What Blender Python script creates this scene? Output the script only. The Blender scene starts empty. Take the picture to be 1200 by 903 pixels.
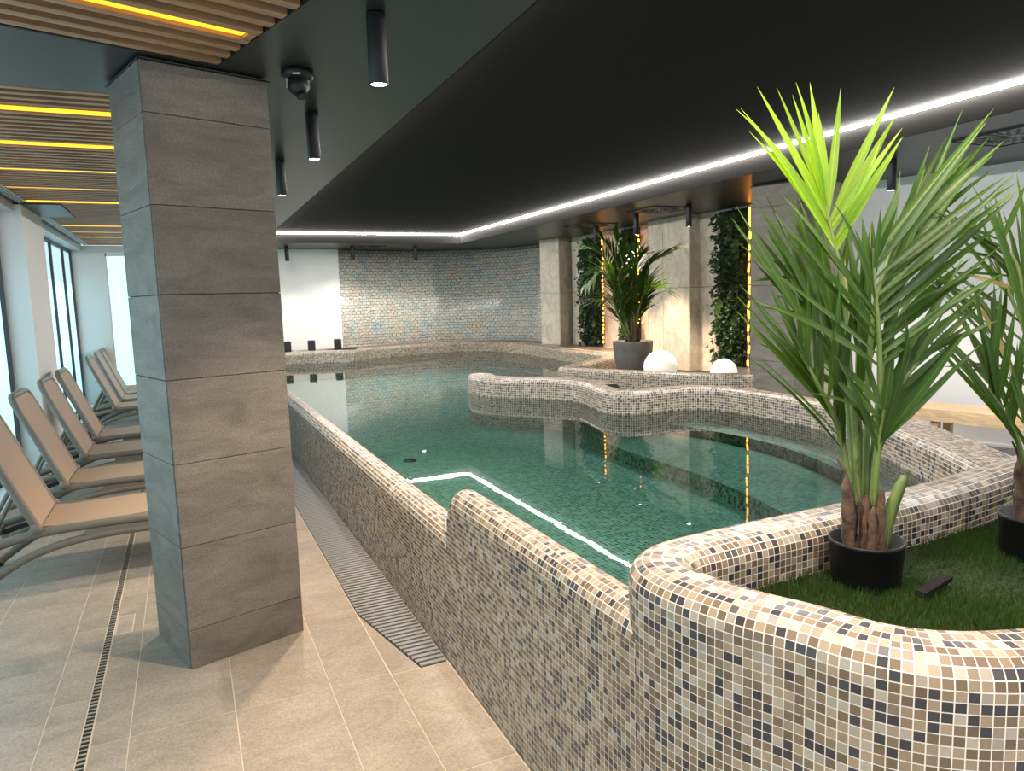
import bpy, bmesh, math, random
import numpy as np
from mathutils import Vector, Matrix

random.seed(7)
rng = np.random.default_rng(7)
S = bpy.context.scene
COL = S.collection
PI = math.pi

# ------------------------------------------------------------------ camera
cam_d = bpy.data.cameras.new('camera')
cam_d.sensor_fit = 'HORIZONTAL'
cam_d.sensor_width = 36.0
cam_d.lens = 36.0 * 838.4 / 1200.0
cam_d.clip_start = 0.05
cam_d.clip_end = 100
cam = bpy.data.objects.new('camera', cam_d)
COL.objects.link(cam)
_r = Vector((0.9090924, -0.41549382, -0.03026366))
_u = Vector((0.07670119, 0.09553159, 0.99246695))
_f = Vector((0.40947275, 0.90456542, -0.11871591))
m = Matrix(((_r.x, _u.x, -_f.x, 0), (_r.y, _u.y, -_f.y, 0), (_r.z, _u.z, -_f.z, 1.6), (0, 0, 0, 1)))
cam.matrix_world = m
S.camera = cam

# ------------------------------------------------------------------ world and exposure
w = bpy.data.worlds.new('world')
S.world = w
w.use_nodes = True
w.node_tree.nodes['Background'].inputs['Color'].default_value = (0.86, 0.94, 1.0, 1)
w.node_tree.nodes['Background'].inputs['Strength'].default_value = 0.38
S.view_settings.view_transform = 'Standard'
S.view_settings.look = 'None'
S.view_settings.exposure = 1.05
S.view_settings.gamma = 1.0
S.view_settings.use_curve_mapping = False
S.cycles.use_denoising = True
S.cycles.max_bounces = 8
S.cycles.transparent_max_bounces = 12
S.cycles.sample_clamp_indirect = 6.0

WARM = (1.0, 0.79, 0.57)
SPOT_W = 68.0
WIN_STR = 0.62
LED_STR = 115.0
SLAT_STR = 1.0

# ------------------------------------------------------------------ helpers
def link(o):
    COL.objects.link(o)
    return o

def tag(o, label=None, cat=None, group=None, kind=None):
    if label: o['label'] = label
    if cat: o['category'] = cat
    if group: o['group'] = group
    if kind: o['kind'] = kind
    return o

def empty(name, loc=(0, 0, 0), label=None, cat=None, group=None, kind=None, rz=0):
    o = bpy.data.objects.new(name, None)
    o.empty_display_size = 0.1
    o.location = loc
    o.rotation_euler = (0, 0, rz)
    link(o)
    return tag(o, label, cat, group, kind)

class MB:
    def __init__(s):
        s.v = []; s.f = []; s.sm = []
    def add(s, vs, fs, smooth=False):
        b = len(s.v)
        s.v += [tuple(p) for p in vs]
        s.f += [tuple(i + b for i in f) for f in fs]
        s.sm += [smooth] * len(fs)
        return s
    def box(s, a, b, ax=None):
        (x0, y0, z0), (x1, y1, z1) = a, b
        vs = [(x0, y0, z0), (x1, y0, z0), (x1, y1, z0), (x0, y1, z0), (x0, y0, z1), (x1, y0, z1), (x1, y1, z1), (x0, y1, z1)]
        return s.add(vs, [(0, 3, 2, 1), (4, 5, 6, 7), (0, 1, 5, 4), (1, 2, 6, 5), (2, 3, 7, 6), (3, 0, 4, 7)])
    def obox(s, o, ex, ey, ez):
        o, ex, ey, ez = Vector(o), Vector(ex), Vector(ey), Vector(ez)
        vs = [o, o + ex, o + ex + ey, o + ey, o + ez, o + ex + ez, o + ex + ey + ez, o + ey + ez]
        fs = [(0, 3, 2, 1), (4, 5, 6, 7), (0, 1, 5, 4), (1, 2, 6, 5), (2, 3, 7, 6), (3, 0, 4, 7)]
        return s.add(vs, fs)
    def bbox(s, a, b, bev=0.004):
        # box with chamfered vertical and horizontal edges (bevel through bmesh)
        bm = bmesh.new()
        bmesh.ops.create_cube(bm, size=1)
        for v in bm.verts:
            v.co = Vector(((a[0] + b[0]) / 2 + v.co.x * (b[0] - a[0]), (a[1] + b[1]) / 2 + v.co.y * (b[1] - a[1]), (a[2] + b[2]) / 2 + v.co.z * (b[2] - a[2])))
        bmesh.ops.bevel(bm, geom=bm.edges[:], offset=bev, segments=1, affect='EDGES')
        bm.verts.index_update()
        s.add([v.co[:] for v in bm.verts], [[v.index for v in f.verts] for f in bm.faces])
        bm.free()
        return s
    def prism(s, poly, z0, z1):
        n = len(poly)
        vs = [(x, y, z0) for x, y in poly] + [(x, y, z1) for x, y in poly]
        a = sum(poly[i][0] * poly[(i + 1) % n][1] - poly[(i + 1) % n][0] * poly[i][1] for i in range(n))
        idx = list(range(n))
        if a < 0:
            idx = idx[::-1]
        fs = [tuple(idx[::-1]), tuple(i + n for i in idx)]
        for k in range(n):
            i, j = idx[k], idx[(k + 1) % n]
            fs.append((i, j, j + n, i + n))
        return s.add(vs, fs)
    def tube(s, pts, r, n=8, caps=True, smooth=True):
        pts = [Vector(p) for p in pts]
        rs = r if isinstance(r, (list, tuple)) else [r] * len(pts)
        vs = []; fs = []
        prev = None
        for i, p in enumerate(pts):
            t = (pts[min(i + 1, len(pts) - 1)] - pts[max(i - 1, 0)]).normalized()
            if prev is None:
                a = Vector((0, 0, 1)) if abs(t.z) < 0.9 else Vector((1, 0, 0))
                nrm = t.cross(a).normalized()
            else:
                nrm = (prev - t * prev.dot(t)).normalized()
            prev = nrm
            bn = t.cross(nrm)
            for k in range(n):
                an = 2 * PI * k / n
                vs.append(p + (nrm * math.cos(an) + bn * math.sin(an)) * rs[i])
        for i in range(len(pts) - 1):
            for k in range(n):
                k2 = (k + 1) % n
                fs.append((i * n + k, i * n + k2, (i + 1) * n + k2, (i + 1) * n + k))
        s.add(vs, fs, smooth)
        if caps:
            s.add(vs[:n], [tuple(range(n))[::-1]])
            s.add(vs[-n:], [tuple(range(n))])
        return s
    def lathe(s, prof, c=(0, 0, 0), n=24, smooth=True):
        vs = []; fs = []
        for (r, z) in prof:
            for k in range(n):
                a = 2 * PI * k / n
                vs.append((c[0] + r * math.cos(a), c[1] + r * math.sin(a), c[2] + z))
        for i in range(len(prof) - 1):
            for k in range(n):
                k2 = (k + 1) % n
                fs.append((i * n + k, i * n + k2, (i + 1) * n + k2, (i + 1) * n + k))
        return s.add(vs, fs, smooth)
    def sphere(s, c, r, n=16, m_=10):
        prof = [(max(r * math.sin(PI * i / m_), 1e-5), -r * math.cos(PI * i / m_)) for i in range(m_ + 1)]
        return s.lathe(prof, c, n)
    def mesh(s, name, mat):
        me = bpy.data.meshes.new(name)
        me.from_pydata(s.v, [], s.f)
        me.polygons.foreach_set('use_smooth', s.sm)
        me.materials.append(mat)
        me.update()
        return me
    def build(s, name, mat, parent=None, loc=None):
        o = bpy.data.objects.new(name, s.mesh(name, mat))
        link(o)
        if loc is not None: o.location = loc
        if parent is not None: o.parent = parent
        return o

def inst(name, me, parent=None, mat=None, loc=None):
    o = bpy.data.objects.new(name, me)
    link(o)
    if parent is not None: o.parent = parent
    if mat is not None: o.matrix_local = mat
    if loc is not None: o.location = loc
    return o

def struct(o, kind='structure'):
    o['kind'] = kind
    return o

def catmull(pts, n=16, closed=False):
    P = [np.array(p, float) for p in pts]
    out = []
    N = len(P)
    for i in range(N - 1):
        p0 = P[i - 1] if i > 0 else 2 * P[0] - P[1]
        p1, p2 = P[i], P[i + 1]
        p3 = P[i + 2] if i + 2 < N else 2 * P[-1] - P[-2]
        for k in range(n):
            t = k / n
            out.append(0.5 * ((2 * p1) + (-p0 + p2) * t + (2 * p0 - 5 * p1 + 4 * p2 - p3) * t * t + (-p0 + 3 * p1 - 3 * p2 + p3) * t ** 3))
    out.append(P[-1])
    return np.array(out)

def resample(P, s):
    P = np.asarray(P, float)
    d = np.r_[0, np.cumsum(np.linalg.norm(np.diff(P, axis=0), axis=1))]
    n = max(1, int(round(d[-1] / s)))
    t = np.linspace(0, d[-1], n + 1)
    return np.stack([np.interp(t, d, P[:, k]) for k in range(P.shape[1])], 1)

# ------------------------------------------------------------------ materials
def nt(name):
    mt = bpy.data.materials.new(name)
    mt.use_nodes = True
    n = mt.node_tree
    return mt, n, n.nodes['Principled BSDF']

def ramp(n, cols):
    r = n.nodes.new('ShaderNodeValToRGB')
    e = r.color_ramp.elements
    e[0].position, e[0].color = cols[0][0], (*cols[0][1], 1)
    e[1].position, e[1].color = cols[-1][0], (*cols[-1][1], 1)
    for p, c in cols[1:-1]:
        x = e.new(p); x.color = (*c, 1)
    return r

def plain(name, c, rough=0.5, metal=0.0, spec=0.5, var=0.0, scale=8.0, bump=0.0, bscale=60.0):
    mt, n, b = nt(name)
    b.inputs['Base Color'].default_value = (*c, 1)
    b.inputs['Roughness'].default_value = rough
    b.inputs['Metallic'].default_value = metal
    b.inputs['Specular IOR Level'].default_value = spec
    if var or bump:
        tc = n.nodes.new('ShaderNodeTexCoord')
    if var:
        no = n.nodes.new('ShaderNodeTexNoise')
        no.inputs['Scale'].default_value = scale
        no.inputs['Detail'].default_value = 6
        n.links.new(tc.outputs['Object'], no.inputs['Vector'])
        r = ramp(n, [(0.3, tuple(x * (1 - var) for x in c)), (0.7, tuple(min(1, x * (1 + var)) for x in c))])
        n.links.new(no.outputs['Fac'], r.inputs['Fac'])
        n.links.new(r.outputs['Color'], b.inputs['Base Color'])
    if bump:
        n2 = n.nodes.new('ShaderNodeTexNoise')
        n2.inputs['Scale'].default_value = bscale
        n2.inputs['Detail'].default_value = 5
        n.links.new(tc.outputs['Object'], n2.inputs['Vector'])
        bp = n.nodes.new('ShaderNodeBump')
        bp.inputs['Strength'].default_value = bump
        bp.inputs['Distance'].default_value = 0.004
        n.links.new(n2.outputs['Fac'], bp.inputs['Height'])
        n.links.new(bp.outputs['Normal'], b.inputs['Normal'])
    return mt

def emit(name, c, st):
    mt, n, b = nt(name)
    b.inputs['Base Color'].default_value = (*c, 1)
    b.inputs['Emission Color'].default_value = (*c, 1)
    b.inputs['Emission Strength'].default_value = st
    return mt

def stone(name, c, rough=0.55, var=0.28, stretch=(1, 1, 3.0), bump=0.35, rnd=0.12):
    """Slate look: streaked noise, fine grain, a different tone per tile."""
    mt, n, b = nt(name)
    tc = n.nodes.new('ShaderNodeTexCoord')
    geo = n.nodes.new('ShaderNodeObjectInfo')
    mp = n.nodes.new('ShaderNodeMapping')
    mp.inputs['Scale'].default_value = stretch
    add = n.nodes.new('ShaderNodeVectorMath'); add.operation = 'ADD'
    sc = n.nodes.new('ShaderNodeVectorMath'); sc.operation = 'SCALE'
    sc.inputs[0].default_value = (13.7, 7.3, 21.1)
    n.links.new(geo.outputs['Random'], sc.inputs['Scale'])
    n.links.new(tc.outputs['Object'], add.inputs[0])
    n.links.new(sc.outputs['Vector'], add.inputs[1])
    n.links.new(add.outputs['Vector'], mp.inputs['Vector'])
    n1 = n.nodes.new('ShaderNodeTexNoise')
    n1.inputs['Scale'].default_value = 3.2; n1.inputs['Detail'].default_value = 9
    n1.inputs['Roughness'].default_value = 0.62; n1.inputs['Distortion'].default_value = 0.9
    n.links.new(mp.outputs['Vector'], n1.inputs['Vector'])
    n2 = n.nodes.new('ShaderNodeTexNoise')
    n2.inputs['Scale'].default_value = 120; n2.inputs['Detail'].default_value = 4
    n.links.new(tc.outputs['Object'], n2.inputs['Vector'])
    r = ramp(n, [(0.28, tuple(x * (1 - var) for x in c)), (0.5, c), (0.74, tuple(min(1, x * (1 + var)) for x in c))])
    n.links.new(n1.outputs['Fac'], r.inputs['Fac'])
    mx = n.nodes.new('ShaderNodeMix'); mx.data_type = 'RGBA'; mx.blend_type = 'MULTIPLY'
    mx.inputs['Factor'].default_value = 0.62
    r2 = ramp(n, [(0.32, (0.55, 0.55, 0.55)), (0.68, (1.12, 1.12, 1.12))])
    n.links.new(n2.outputs['Fac'], r2.inputs['Fac'])
    n.links.new(r.outputs['Color'], mx.inputs['A'])
    n.links.new(r2.outputs['Color'], mx.inputs['B'])
    hsv = n.nodes.new('ShaderNodeHueSaturation')
    mr = n.nodes.new('ShaderNodeMapRange')
    mr.inputs['To Min'].default_value = 1 - rnd; mr.inputs['To Max'].default_value = 1 + rnd
    n.links.new(geo.outputs['Random'], mr.inputs['Value'])
    n.links.new(mr.outputs['Result'], hsv.inputs['Value'])
    n.links.new(mx.outputs['Result'], hsv.inputs['Color'])
    n.links.new(hsv.outputs['Color'], b.inputs['Base Color'])
    b.inputs['Roughness'].default_value = rough
    bp = n.nodes.new('ShaderNodeBump')
    bp.inputs['Strength'].default_value = bump; bp.inputs['Distance'].default_value = 0.006
    ad = n.nodes.new('ShaderNodeMath'); ad.operation = 'MULTIPLY_ADD'; ad.inputs[1].default_value = 0.35
    n.links.new(n2.outputs['Fac'], ad.inputs[0]); n.links.new(n1.outputs['Fac'], ad.inputs[2])
    n.links.new(ad.outputs['Value'], bp.inputs['Height'])
    n.links.new(bp.outputs['Normal'], b.inputs['Normal'])
    return mt

def glaze(name, c=None, rough=0.34):
    """Speckled mosaic tile; colour from the mesh attribute 'Col' when c is None."""
    mt, n, b = nt(name)
    tc = n.nodes.new('ShaderNodeTexCoord')
    n2 = n.nodes.new('ShaderNodeTexNoise')
    n2.inputs['Scale'].default_value = 700 if c is None else 900
    n2.inputs['Detail'].default_value = 3
    n.links.new(tc.outputs['Object'], n2.inputs['Vector'])
    r2 = ramp(n, [(0.35, (0.68, 0.68, 0.68)), (0.68, (1.25, 1.25, 1.25))])
    n.links.new(n2.outputs['Fac'], r2.inputs['Fac'])
    mx = n.nodes.new('ShaderNodeMix'); mx.data_type = 'RGBA'; mx.blend_type = 'MULTIPLY'
    mx.inputs['Factor'].default_value = 1.0
    n.links.new(r2.outputs['Color'], mx.inputs['B'])
    if c is None:
        at = n.nodes.new('ShaderNodeAttribute'); at.attribute_name = 'Col'
        n.links.new(at.outputs['Color'], mx.inputs['A'])
    else:
        oi = n.nodes.new('ShaderNodeObjectInfo')
        mr = n.nodes.new('ShaderNodeMapRange')
        mr.inputs['To Min'].default_value = 0.86; mr.inputs['To Max'].default_value = 1.14
        n.links.new(oi.outputs['Random'], mr.inputs['Value'])
        hsv = n.nodes.new('ShaderNodeHueSaturation')
        hsv.inputs['Color'].default_value = (*c, 1)
        n.links.new(mr.outputs['Result'], hsv.inputs['Value'])
        n.links.new(hsv.outputs['Color'], mx.inputs['A'])
    n.links.new(mx.outputs['Result'], b.inputs['Base Color'])
    b.inputs['Roughness'].default_value = rough
    return mt

def wood(name, c, axis=0):
    mt, n, b = nt(name)
    tc = n.nodes.new('ShaderNodeTexCoord')
    mp = n.nodes.new('ShaderNodeMapping')
    s = [18, 18, 18]; s[axis] = 1.2
    mp.inputs['Scale'].default_value = s
    n.links.new(tc.outputs['Object'], mp.inputs['Vector'])
    n1 = n.nodes.new('ShaderNodeTexNoise'); n1.inputs['Scale'].default_value = 2.0
    n1.inputs['Detail'].default_value = 6; n1.inputs['Distortion'].default_value = 0.5
    n.links.new(mp.outputs['Vector'], n1.inputs['Vector'])
    r = ramp(n, [(0.3, tuple(x * 0.72 for x in c)), (0.7, tuple(min(1, x * 1.18) for x in c))])
    n.links.new(n1.outputs['Fac'], r.inputs['Fac'])
    n.links.new(r.outputs['Color'], b.inputs['Base Color'])
    b.inputs['Roughness'].default_value = 0.5
    return mt

def leafmat(name, c, tr=0.35, rough=0.42, blade=False):
    mt, n, b = nt(name)
    oi = n.nodes.new('ShaderNodeObjectInfo')
    mr = n.nodes.new('ShaderNodeMapRange')
    mr.inputs['To Min'].default_value = 0.7; mr.inputs['To Max'].default_value = 1.3
    n.links.new(oi.outputs['Random'], mr.inputs['Value'])
    hsv = n.nodes.new('ShaderNodeHueSaturation')
    hsv.inputs['Color'].default_value = (*c, 1)
    n.links.new(mr.outputs['Result'], hsv.inputs['Value'])
    if blade:
        tc = n.nodes.new('ShaderNodeTexCoord')
        sx = n.nodes.new('ShaderNodeSeparateXYZ'); n.links.new(tc.outputs['Object'], sx.inputs[0])
        ab = n.nodes.new('ShaderNodeMath'); ab.operation = 'ABSOLUTE'; n.links.new(sx.outputs['X'], ab.inputs[0])
        rb = ramp(n, [(0.0, (2.4, 2.0, 1.6)), (0.09, (2.0, 1.7, 1.4)), (0.14, (0.72, 0.72, 0.72)), (0.45, (1.05, 1.05, 1.0)), (0.75, (0.85, 0.88, 0.85)), (1.0, (1.25, 1.2, 1.0))])
        n.links.new(ab.outputs['Value'], rb.inputs['Fac'])
        ml = n.nodes.new('ShaderNodeMix'); ml.data_type = 'RGBA'; ml.blend_type = 'MULTIPLY'; ml.inputs['Factor'].default_value = 1.0
        n.links.new(hsv.outputs['Color'], ml.inputs['A']); n.links.new(rb.outputs['Color'], ml.inputs['B'])
        n.links.new(ml.outputs['Result'], b.inputs['Base Color'])
    else:
        n.links.new(hsv.outputs['Color'], b.inputs['Base Color'])
    b.inputs['Roughness'].default_value = rough
    b.inputs['Specular IOR Level'].default_value = 0.35
    t = n.nodes.new('ShaderNodeBsdfTranslucent')
    hs2 = n.nodes.new('ShaderNodeHueSaturation')
    hs2.inputs['Color'].default_value = (min(1, c[0] * 2.6), min(1, c[1] * 2.2), c[2] * 0.6, 1)
    n.links.new(mr.outputs['Result'], hs2.inputs['Value'])
    n.links.new(hs2.outputs['Color'], t.inputs['Color'])
    mx = n.nodes.new('ShaderNodeMixShader'); mx.inputs['Fac'].default_value = tr
    n.links.new(b.outputs['BSDF'], mx.inputs[1]); n.links.new(t.outputs['BSDF'], mx.inputs[2])
    n.links.new(mx.outputs['Shader'], n.nodes['Material Output'].inputs['Surface'])
    return mt

def brickmat(name, c1, c2, grout, s, rough, gap=0.1, uv=False, bias=0.0, irid=False, sb=(1.0, 1.0)):
    mt, n, b = nt(name)
    tc = n.nodes.new('ShaderNodeTexCoord')
    br = n.nodes.new('ShaderNodeTexBrick')
    br.offset = 0.0; br.squash = 1.0
    br.inputs['Color1'].default_value = (*c1, 1)
    br.inputs['Color2'].default_value = (*c2, 1)
    br.inputs['Mortar'].default_value = (*grout, 1)
    br.inputs['Scale'].default_value = 1.0
    br.inputs['Mortar Size'].default_value = s * gap / 2
    br.inputs['Mortar Smooth'].default_value = 0.1
    br.inputs['Bias'].default_value = bias
    br.inputs['Brick Width'].default_value = s * sb[0]
    br.inputs['Row Height'].default_value = s * sb[1]
    if irid:
        br.offset = 0.5
        nz = n.nodes.new('ShaderNodeTexNoise'); nz.inputs['Scale'].default_value = 14.0; nz.inputs['Detail'].default_value = 2
        n.links.new(tc.outputs['UV'], nz.inputs['Vector'])
        va = n.nodes.new('ShaderNodeVectorMath'); va.operation = 'MULTIPLY_ADD'
        va.inputs[1].default_value = (0.07, 0.07, 0.0)
        n.links.new(nz.outputs['Color'], va.inputs[0]); n.links.new(tc.outputs['UV'], va.inputs[2])
        n.links.new(va.outputs['Vector'], br.inputs['Vector'])
    else:
        n.links.new(tc.outputs['UV' if uv else 'Object'], br.inputs['Vector'])
    out = br.outputs['Color']
    if irid:
        n1 = n.nodes.new('ShaderNodeTexNoise'); n1.inputs['Scale'].default_value = 3.0
        n1.inputs['Detail'].default_value = 8; n1.inputs['Roughness'].default_value = 0.75
        n.links.new(tc.outputs['UV'], n1.inputs['Vector'])
        r = ramp(n, [(0.36, (0.55, 0.88, 1.12)), (0.46, (0.95, 1.0, 1.0)), (0.55, (1.02, 1.0, 0.95)), (0.67, (1.30, 0.92, 0.64))])
        n.links.new(n1.outputs['Fac'], r.inputs['Fac'])
        mx = n.nodes.new('ShaderNodeMix'); mx.data_type = 'RGBA'; mx.blend_type = 'MULTIPLY'
        mx.inputs['Factor'].default_value = 0.75
        n.links.new(out, mx.inputs['A']); n.links.new(r.outputs['Color'], mx.inputs['B'])
        out = mx.outputs['Result']
    n.links.new(out, b.inputs['Base Color'])
    b.inputs['Roughness'].default_value = rough
    bp = n.nodes.new('ShaderNodeBump'); bp.invert = True
    bp.inputs['Strength'].default_value = 0.6; bp.inputs['Distance'].default_value = 0.002
    n.links.new(br.outputs['Fac'], bp.inputs['Height'])
    n.links.new(bp.outputs['Normal'], b.inputs['Normal'])
    return mt

M = {}
M['ceil'] = plain('ceiling_anthracite', (0.0145, 0.0148, 0.0142), 0.38, var=0.12, scale=3)
M['recess'] = plain('ceiling_recess', (0.0125, 0.0118, 0.0105), 0.9, spec=0.1)
M['white'] = plain('white_plaster', (0.80, 0.80, 0.79), 0.7)
M['black'] = plain('black_metal', (0.008, 0.009, 0.010), 0.45)
M['frame'] = plain('window_frame_dark', (0.03, 0.04, 0.045), 0.4)
M['grille'] = plain('pale_aluminium', (0.55, 0.58, 0.6), 0.4, metal=0.4)
M['dark'] = plain('shadow_gap_black', (0.01, 0.01, 0.01), 0.8)
M['col'] = stone('column_slate_tile', (0.235, 0.200, 0.170), 0.62, 0.32, (1, 1, 3.2), 0.9, 0.10)
M['floor'] = stone('floor_stone_tile', (0.415, 0.352, 0.295), 0.45, 0.22, (1.0, 1.6, 1.0), 0.3, 0.05)
M['grout'] = plain('floor_grout', (0.66, 0.58, 0.48), 0.8)
M['joint2'] = plain('drain_bar', (0.34, 0.29, 0.235), 0.6)
M['joint'] = plain('dark_joint', (0.10, 0.09, 0.08), 0.8)
M['rfloor'] = stone('grey_floor_tile', (0.17, 0.17, 0.185), 0.3, 0.10, (1, 1, 1), 0.1, 0.04)
M['traver'] = stone('beige_limestone', (0.58, 0.50, 0.40), 0.5, 0.32, (2.2, 2.2, 1.8), 0.35, 0.05)
M['slat'] = wood('ceiling_slat_wood', (0.37, 0.205, 0.105), 0)
M['bench'] = wood('pale_bench_wood', (0.78, 0.56, 0.33), 1)
M['mgrout'] = plain('mosaic_grout', (0.80, 0.735, 0.65), 0.7)
M['tile'] = glaze('mosaic_mixed')
PAL = [(0.325, 0.247, 0.170), (0.155, 0.107, 0.070), (0.047, 0.042, 0.048), (0.375, 0.325, 0.268), (0.225, 0.162, 0.108)]
PALW = [0.27, 0.24, 0.20, 0.13, 0.16]
PALN = ['beige', 'brown', 'charcoal', 'pale', 'tan']
TM = [glaze('mosaic_' + PALN[k], PAL[k]) for k in range(5)]
M['pool'] = brickmat('pool_floor_mosaic', (0.135, 0.275, 0.232), (0.013, 0.042, 0.037), (0.30, 0.47, 0.42), 0.025, 0.4, 0.12)
M['pearl'] = brickmat('pearl_mosaic', (0.66, 0.63, 0.57), (0.44, 0.46, 0.43), (0.15, 0.155, 0.15), 0.058, 0.24, 0.15, uv=True, bias=-0.3, irid=True, sb=(1.6, 1.0))
M['pot_black'] = plain('black_plastic', (0.005, 0.005, 0.0055), 0.5, spec=0.3)
M['pot_grey'] = plain('grey_clay_pot', (0.115, 0.105, 0.098), 0.7, var=0.2, scale=9, bump=0.2)
M['soil'] = plain('dark_soil', (0.03, 0.02, 0.013), 0.9, var=0.3, bump=0.6)
M['leaf'] = leafmat('palm_leaf', (0.033, 0.077, 0.011), 0.30, 0.46, True)
M['leaf_lit'] = leafmat('lit_palm_leaf', (0.17, 0.30, 0.024), 0.55, 0.45, True)  # strong light on the top fan painted into a brighter leaf colour
M['leafd'] = leafmat('dry_palm_leaf', (0.36, 0.30, 0.15), 0.3, 0.7)
M['stalk'] = plain('palm_stalk', (0.13, 0.185, 0.045), 0.5, var=0.25, scale=14)
M['husk'] = plain('palm_husk', (0.095, 0.055, 0.035), 0.9, var=0.6, scale=30, bump=0.8, bscale=90)
M['leaf_small'] = leafmat('niche_palm_leaf', (0.033, 0.077, 0.011), 0.30, 0.46)
M['ivy'] = leafmat('ivy_leaf', (0.030, 0.064, 0.024), 0.2)
M['ivyd'] = plain('ivy_backing', (0.012, 0.02, 0.010), 0.9)
M['grass'] = leafmat('turf_blade', (0.026, 0.060, 0.008), 0.25, 0.7)
M['turf'] = plain('turf_backing', (0.010, 0.020, 0.004), 0.95, var=0.3, scale=20)
M['globe'] = emit('globe_glow', (1.0, 0.94, 0.82), 0.17)
M['globe_b'] = emit('globe_glow_strong', (1.0, 0.96, 0.86), 0.33)
M['led'] = emit('led_white', (1.0, 0.96, 0.92), LED_STR)
M['bulb'] = emit('fairy_amber', (1.0, 0.33, 0.025), 5.0)
M['amber'] = emit('slat_light_amber', (1.0, 0.48, 0.02), SLAT_STR)
M['lamp'] = emit('downlight_disc', (1.0, 0.9, 0.75), 14.0)
M['pane'] = emit('window_frosted', (0.48, 0.80, 0.92), WIN_STR)
M['pane_up'] = emit('window_clear', (0.46, 0.66, 0.74), WIN_STR * 0.7)
M['pane_far'] = emit('window_far_frosted', (0.50, 0.84, 0.92), WIN_STR)
M['lfab'] = plain('lounger_mesh_fabric', (0.42, 0.295, 0.195), 0.6, bump=0.15, bscale=400)
M['lfrm'] = plain('lounger_frame_taupe', (0.20, 0.170, 0.137), 0.42)
M['rubber'] = plain('black_rubber', (0.02, 0.02, 0.02), 0.7)
M['steel'] = plain('grate_grey', (0.27, 0.275, 0.28), 0.4)
M['drain'] = plain('drain_dark', (0.012, 0.011, 0.010), 0.6)
M['stick'] = plain('dark_brown_plastic', (0.010, 0.008, 0.007), 0.85, spec=0.15)
M['diff'] = plain('diffuser_grey', (0.075, 0.078, 0.082), 0.4)

def water_mat():
    mt, n, b = nt('pool_water')
    n.nodes.remove(b)
    tr = n.nodes.new('ShaderNodeBsdfTransparent'); tr.inputs['Color'].default_value = (0.78, 0.95, 0.90, 1)
    gl = n.nodes.new('ShaderNodeBsdfGlossy'); gl.inputs['Roughness'].default_value = 0.015
    fr = n.nodes.new('ShaderNodeFresnel'); fr.inputs['IOR'].default_value = 1.45
    tc = n.nodes.new('ShaderNodeTexCoord')
    no = n.nodes.new('ShaderNodeTexNoise'); no.inputs['Scale'].default_value = 5.0; no.inputs['Detail'].default_value = 3
    n.links.new(tc.outputs['Object'], no.inputs['Vector'])
    bp = n.nodes.new('ShaderNodeBump'); bp.inputs['Strength'].default_value = 0.012; bp.inputs['Distance'].default_value = 0.02
    n.links.new(no.outputs['Fac'], bp.inputs['Height'])
    n.links.new(bp.outputs['Normal'], gl.inputs['Normal'])
    mx = n.nodes.new('ShaderNodeMixShader')
    n.links.new(fr.outputs['Fac'], mx.inputs['Fac'])
    n.links.new(tr.outputs['BSDF'], mx.inputs[1]); n.links.new(gl.outputs['BSDF'], mx.inputs[2])
    n.links.new(mx.outputs['Shader'], n.nodes['Material Output'].inputs['Surface'])
    return mt
M['water'] = water_mat()
# ------------------------------------------------------------------ mosaic builder
TS = 0.0215
EYE = np.array([0.0, 0.0, 1.6])

def palette(n):
    k = rng.choice(5, size=n, p=PALW)
    c = np.array(PAL)[k] * rng.uniform(0.85, 1.15, (n, 1))
    return k, c

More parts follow.
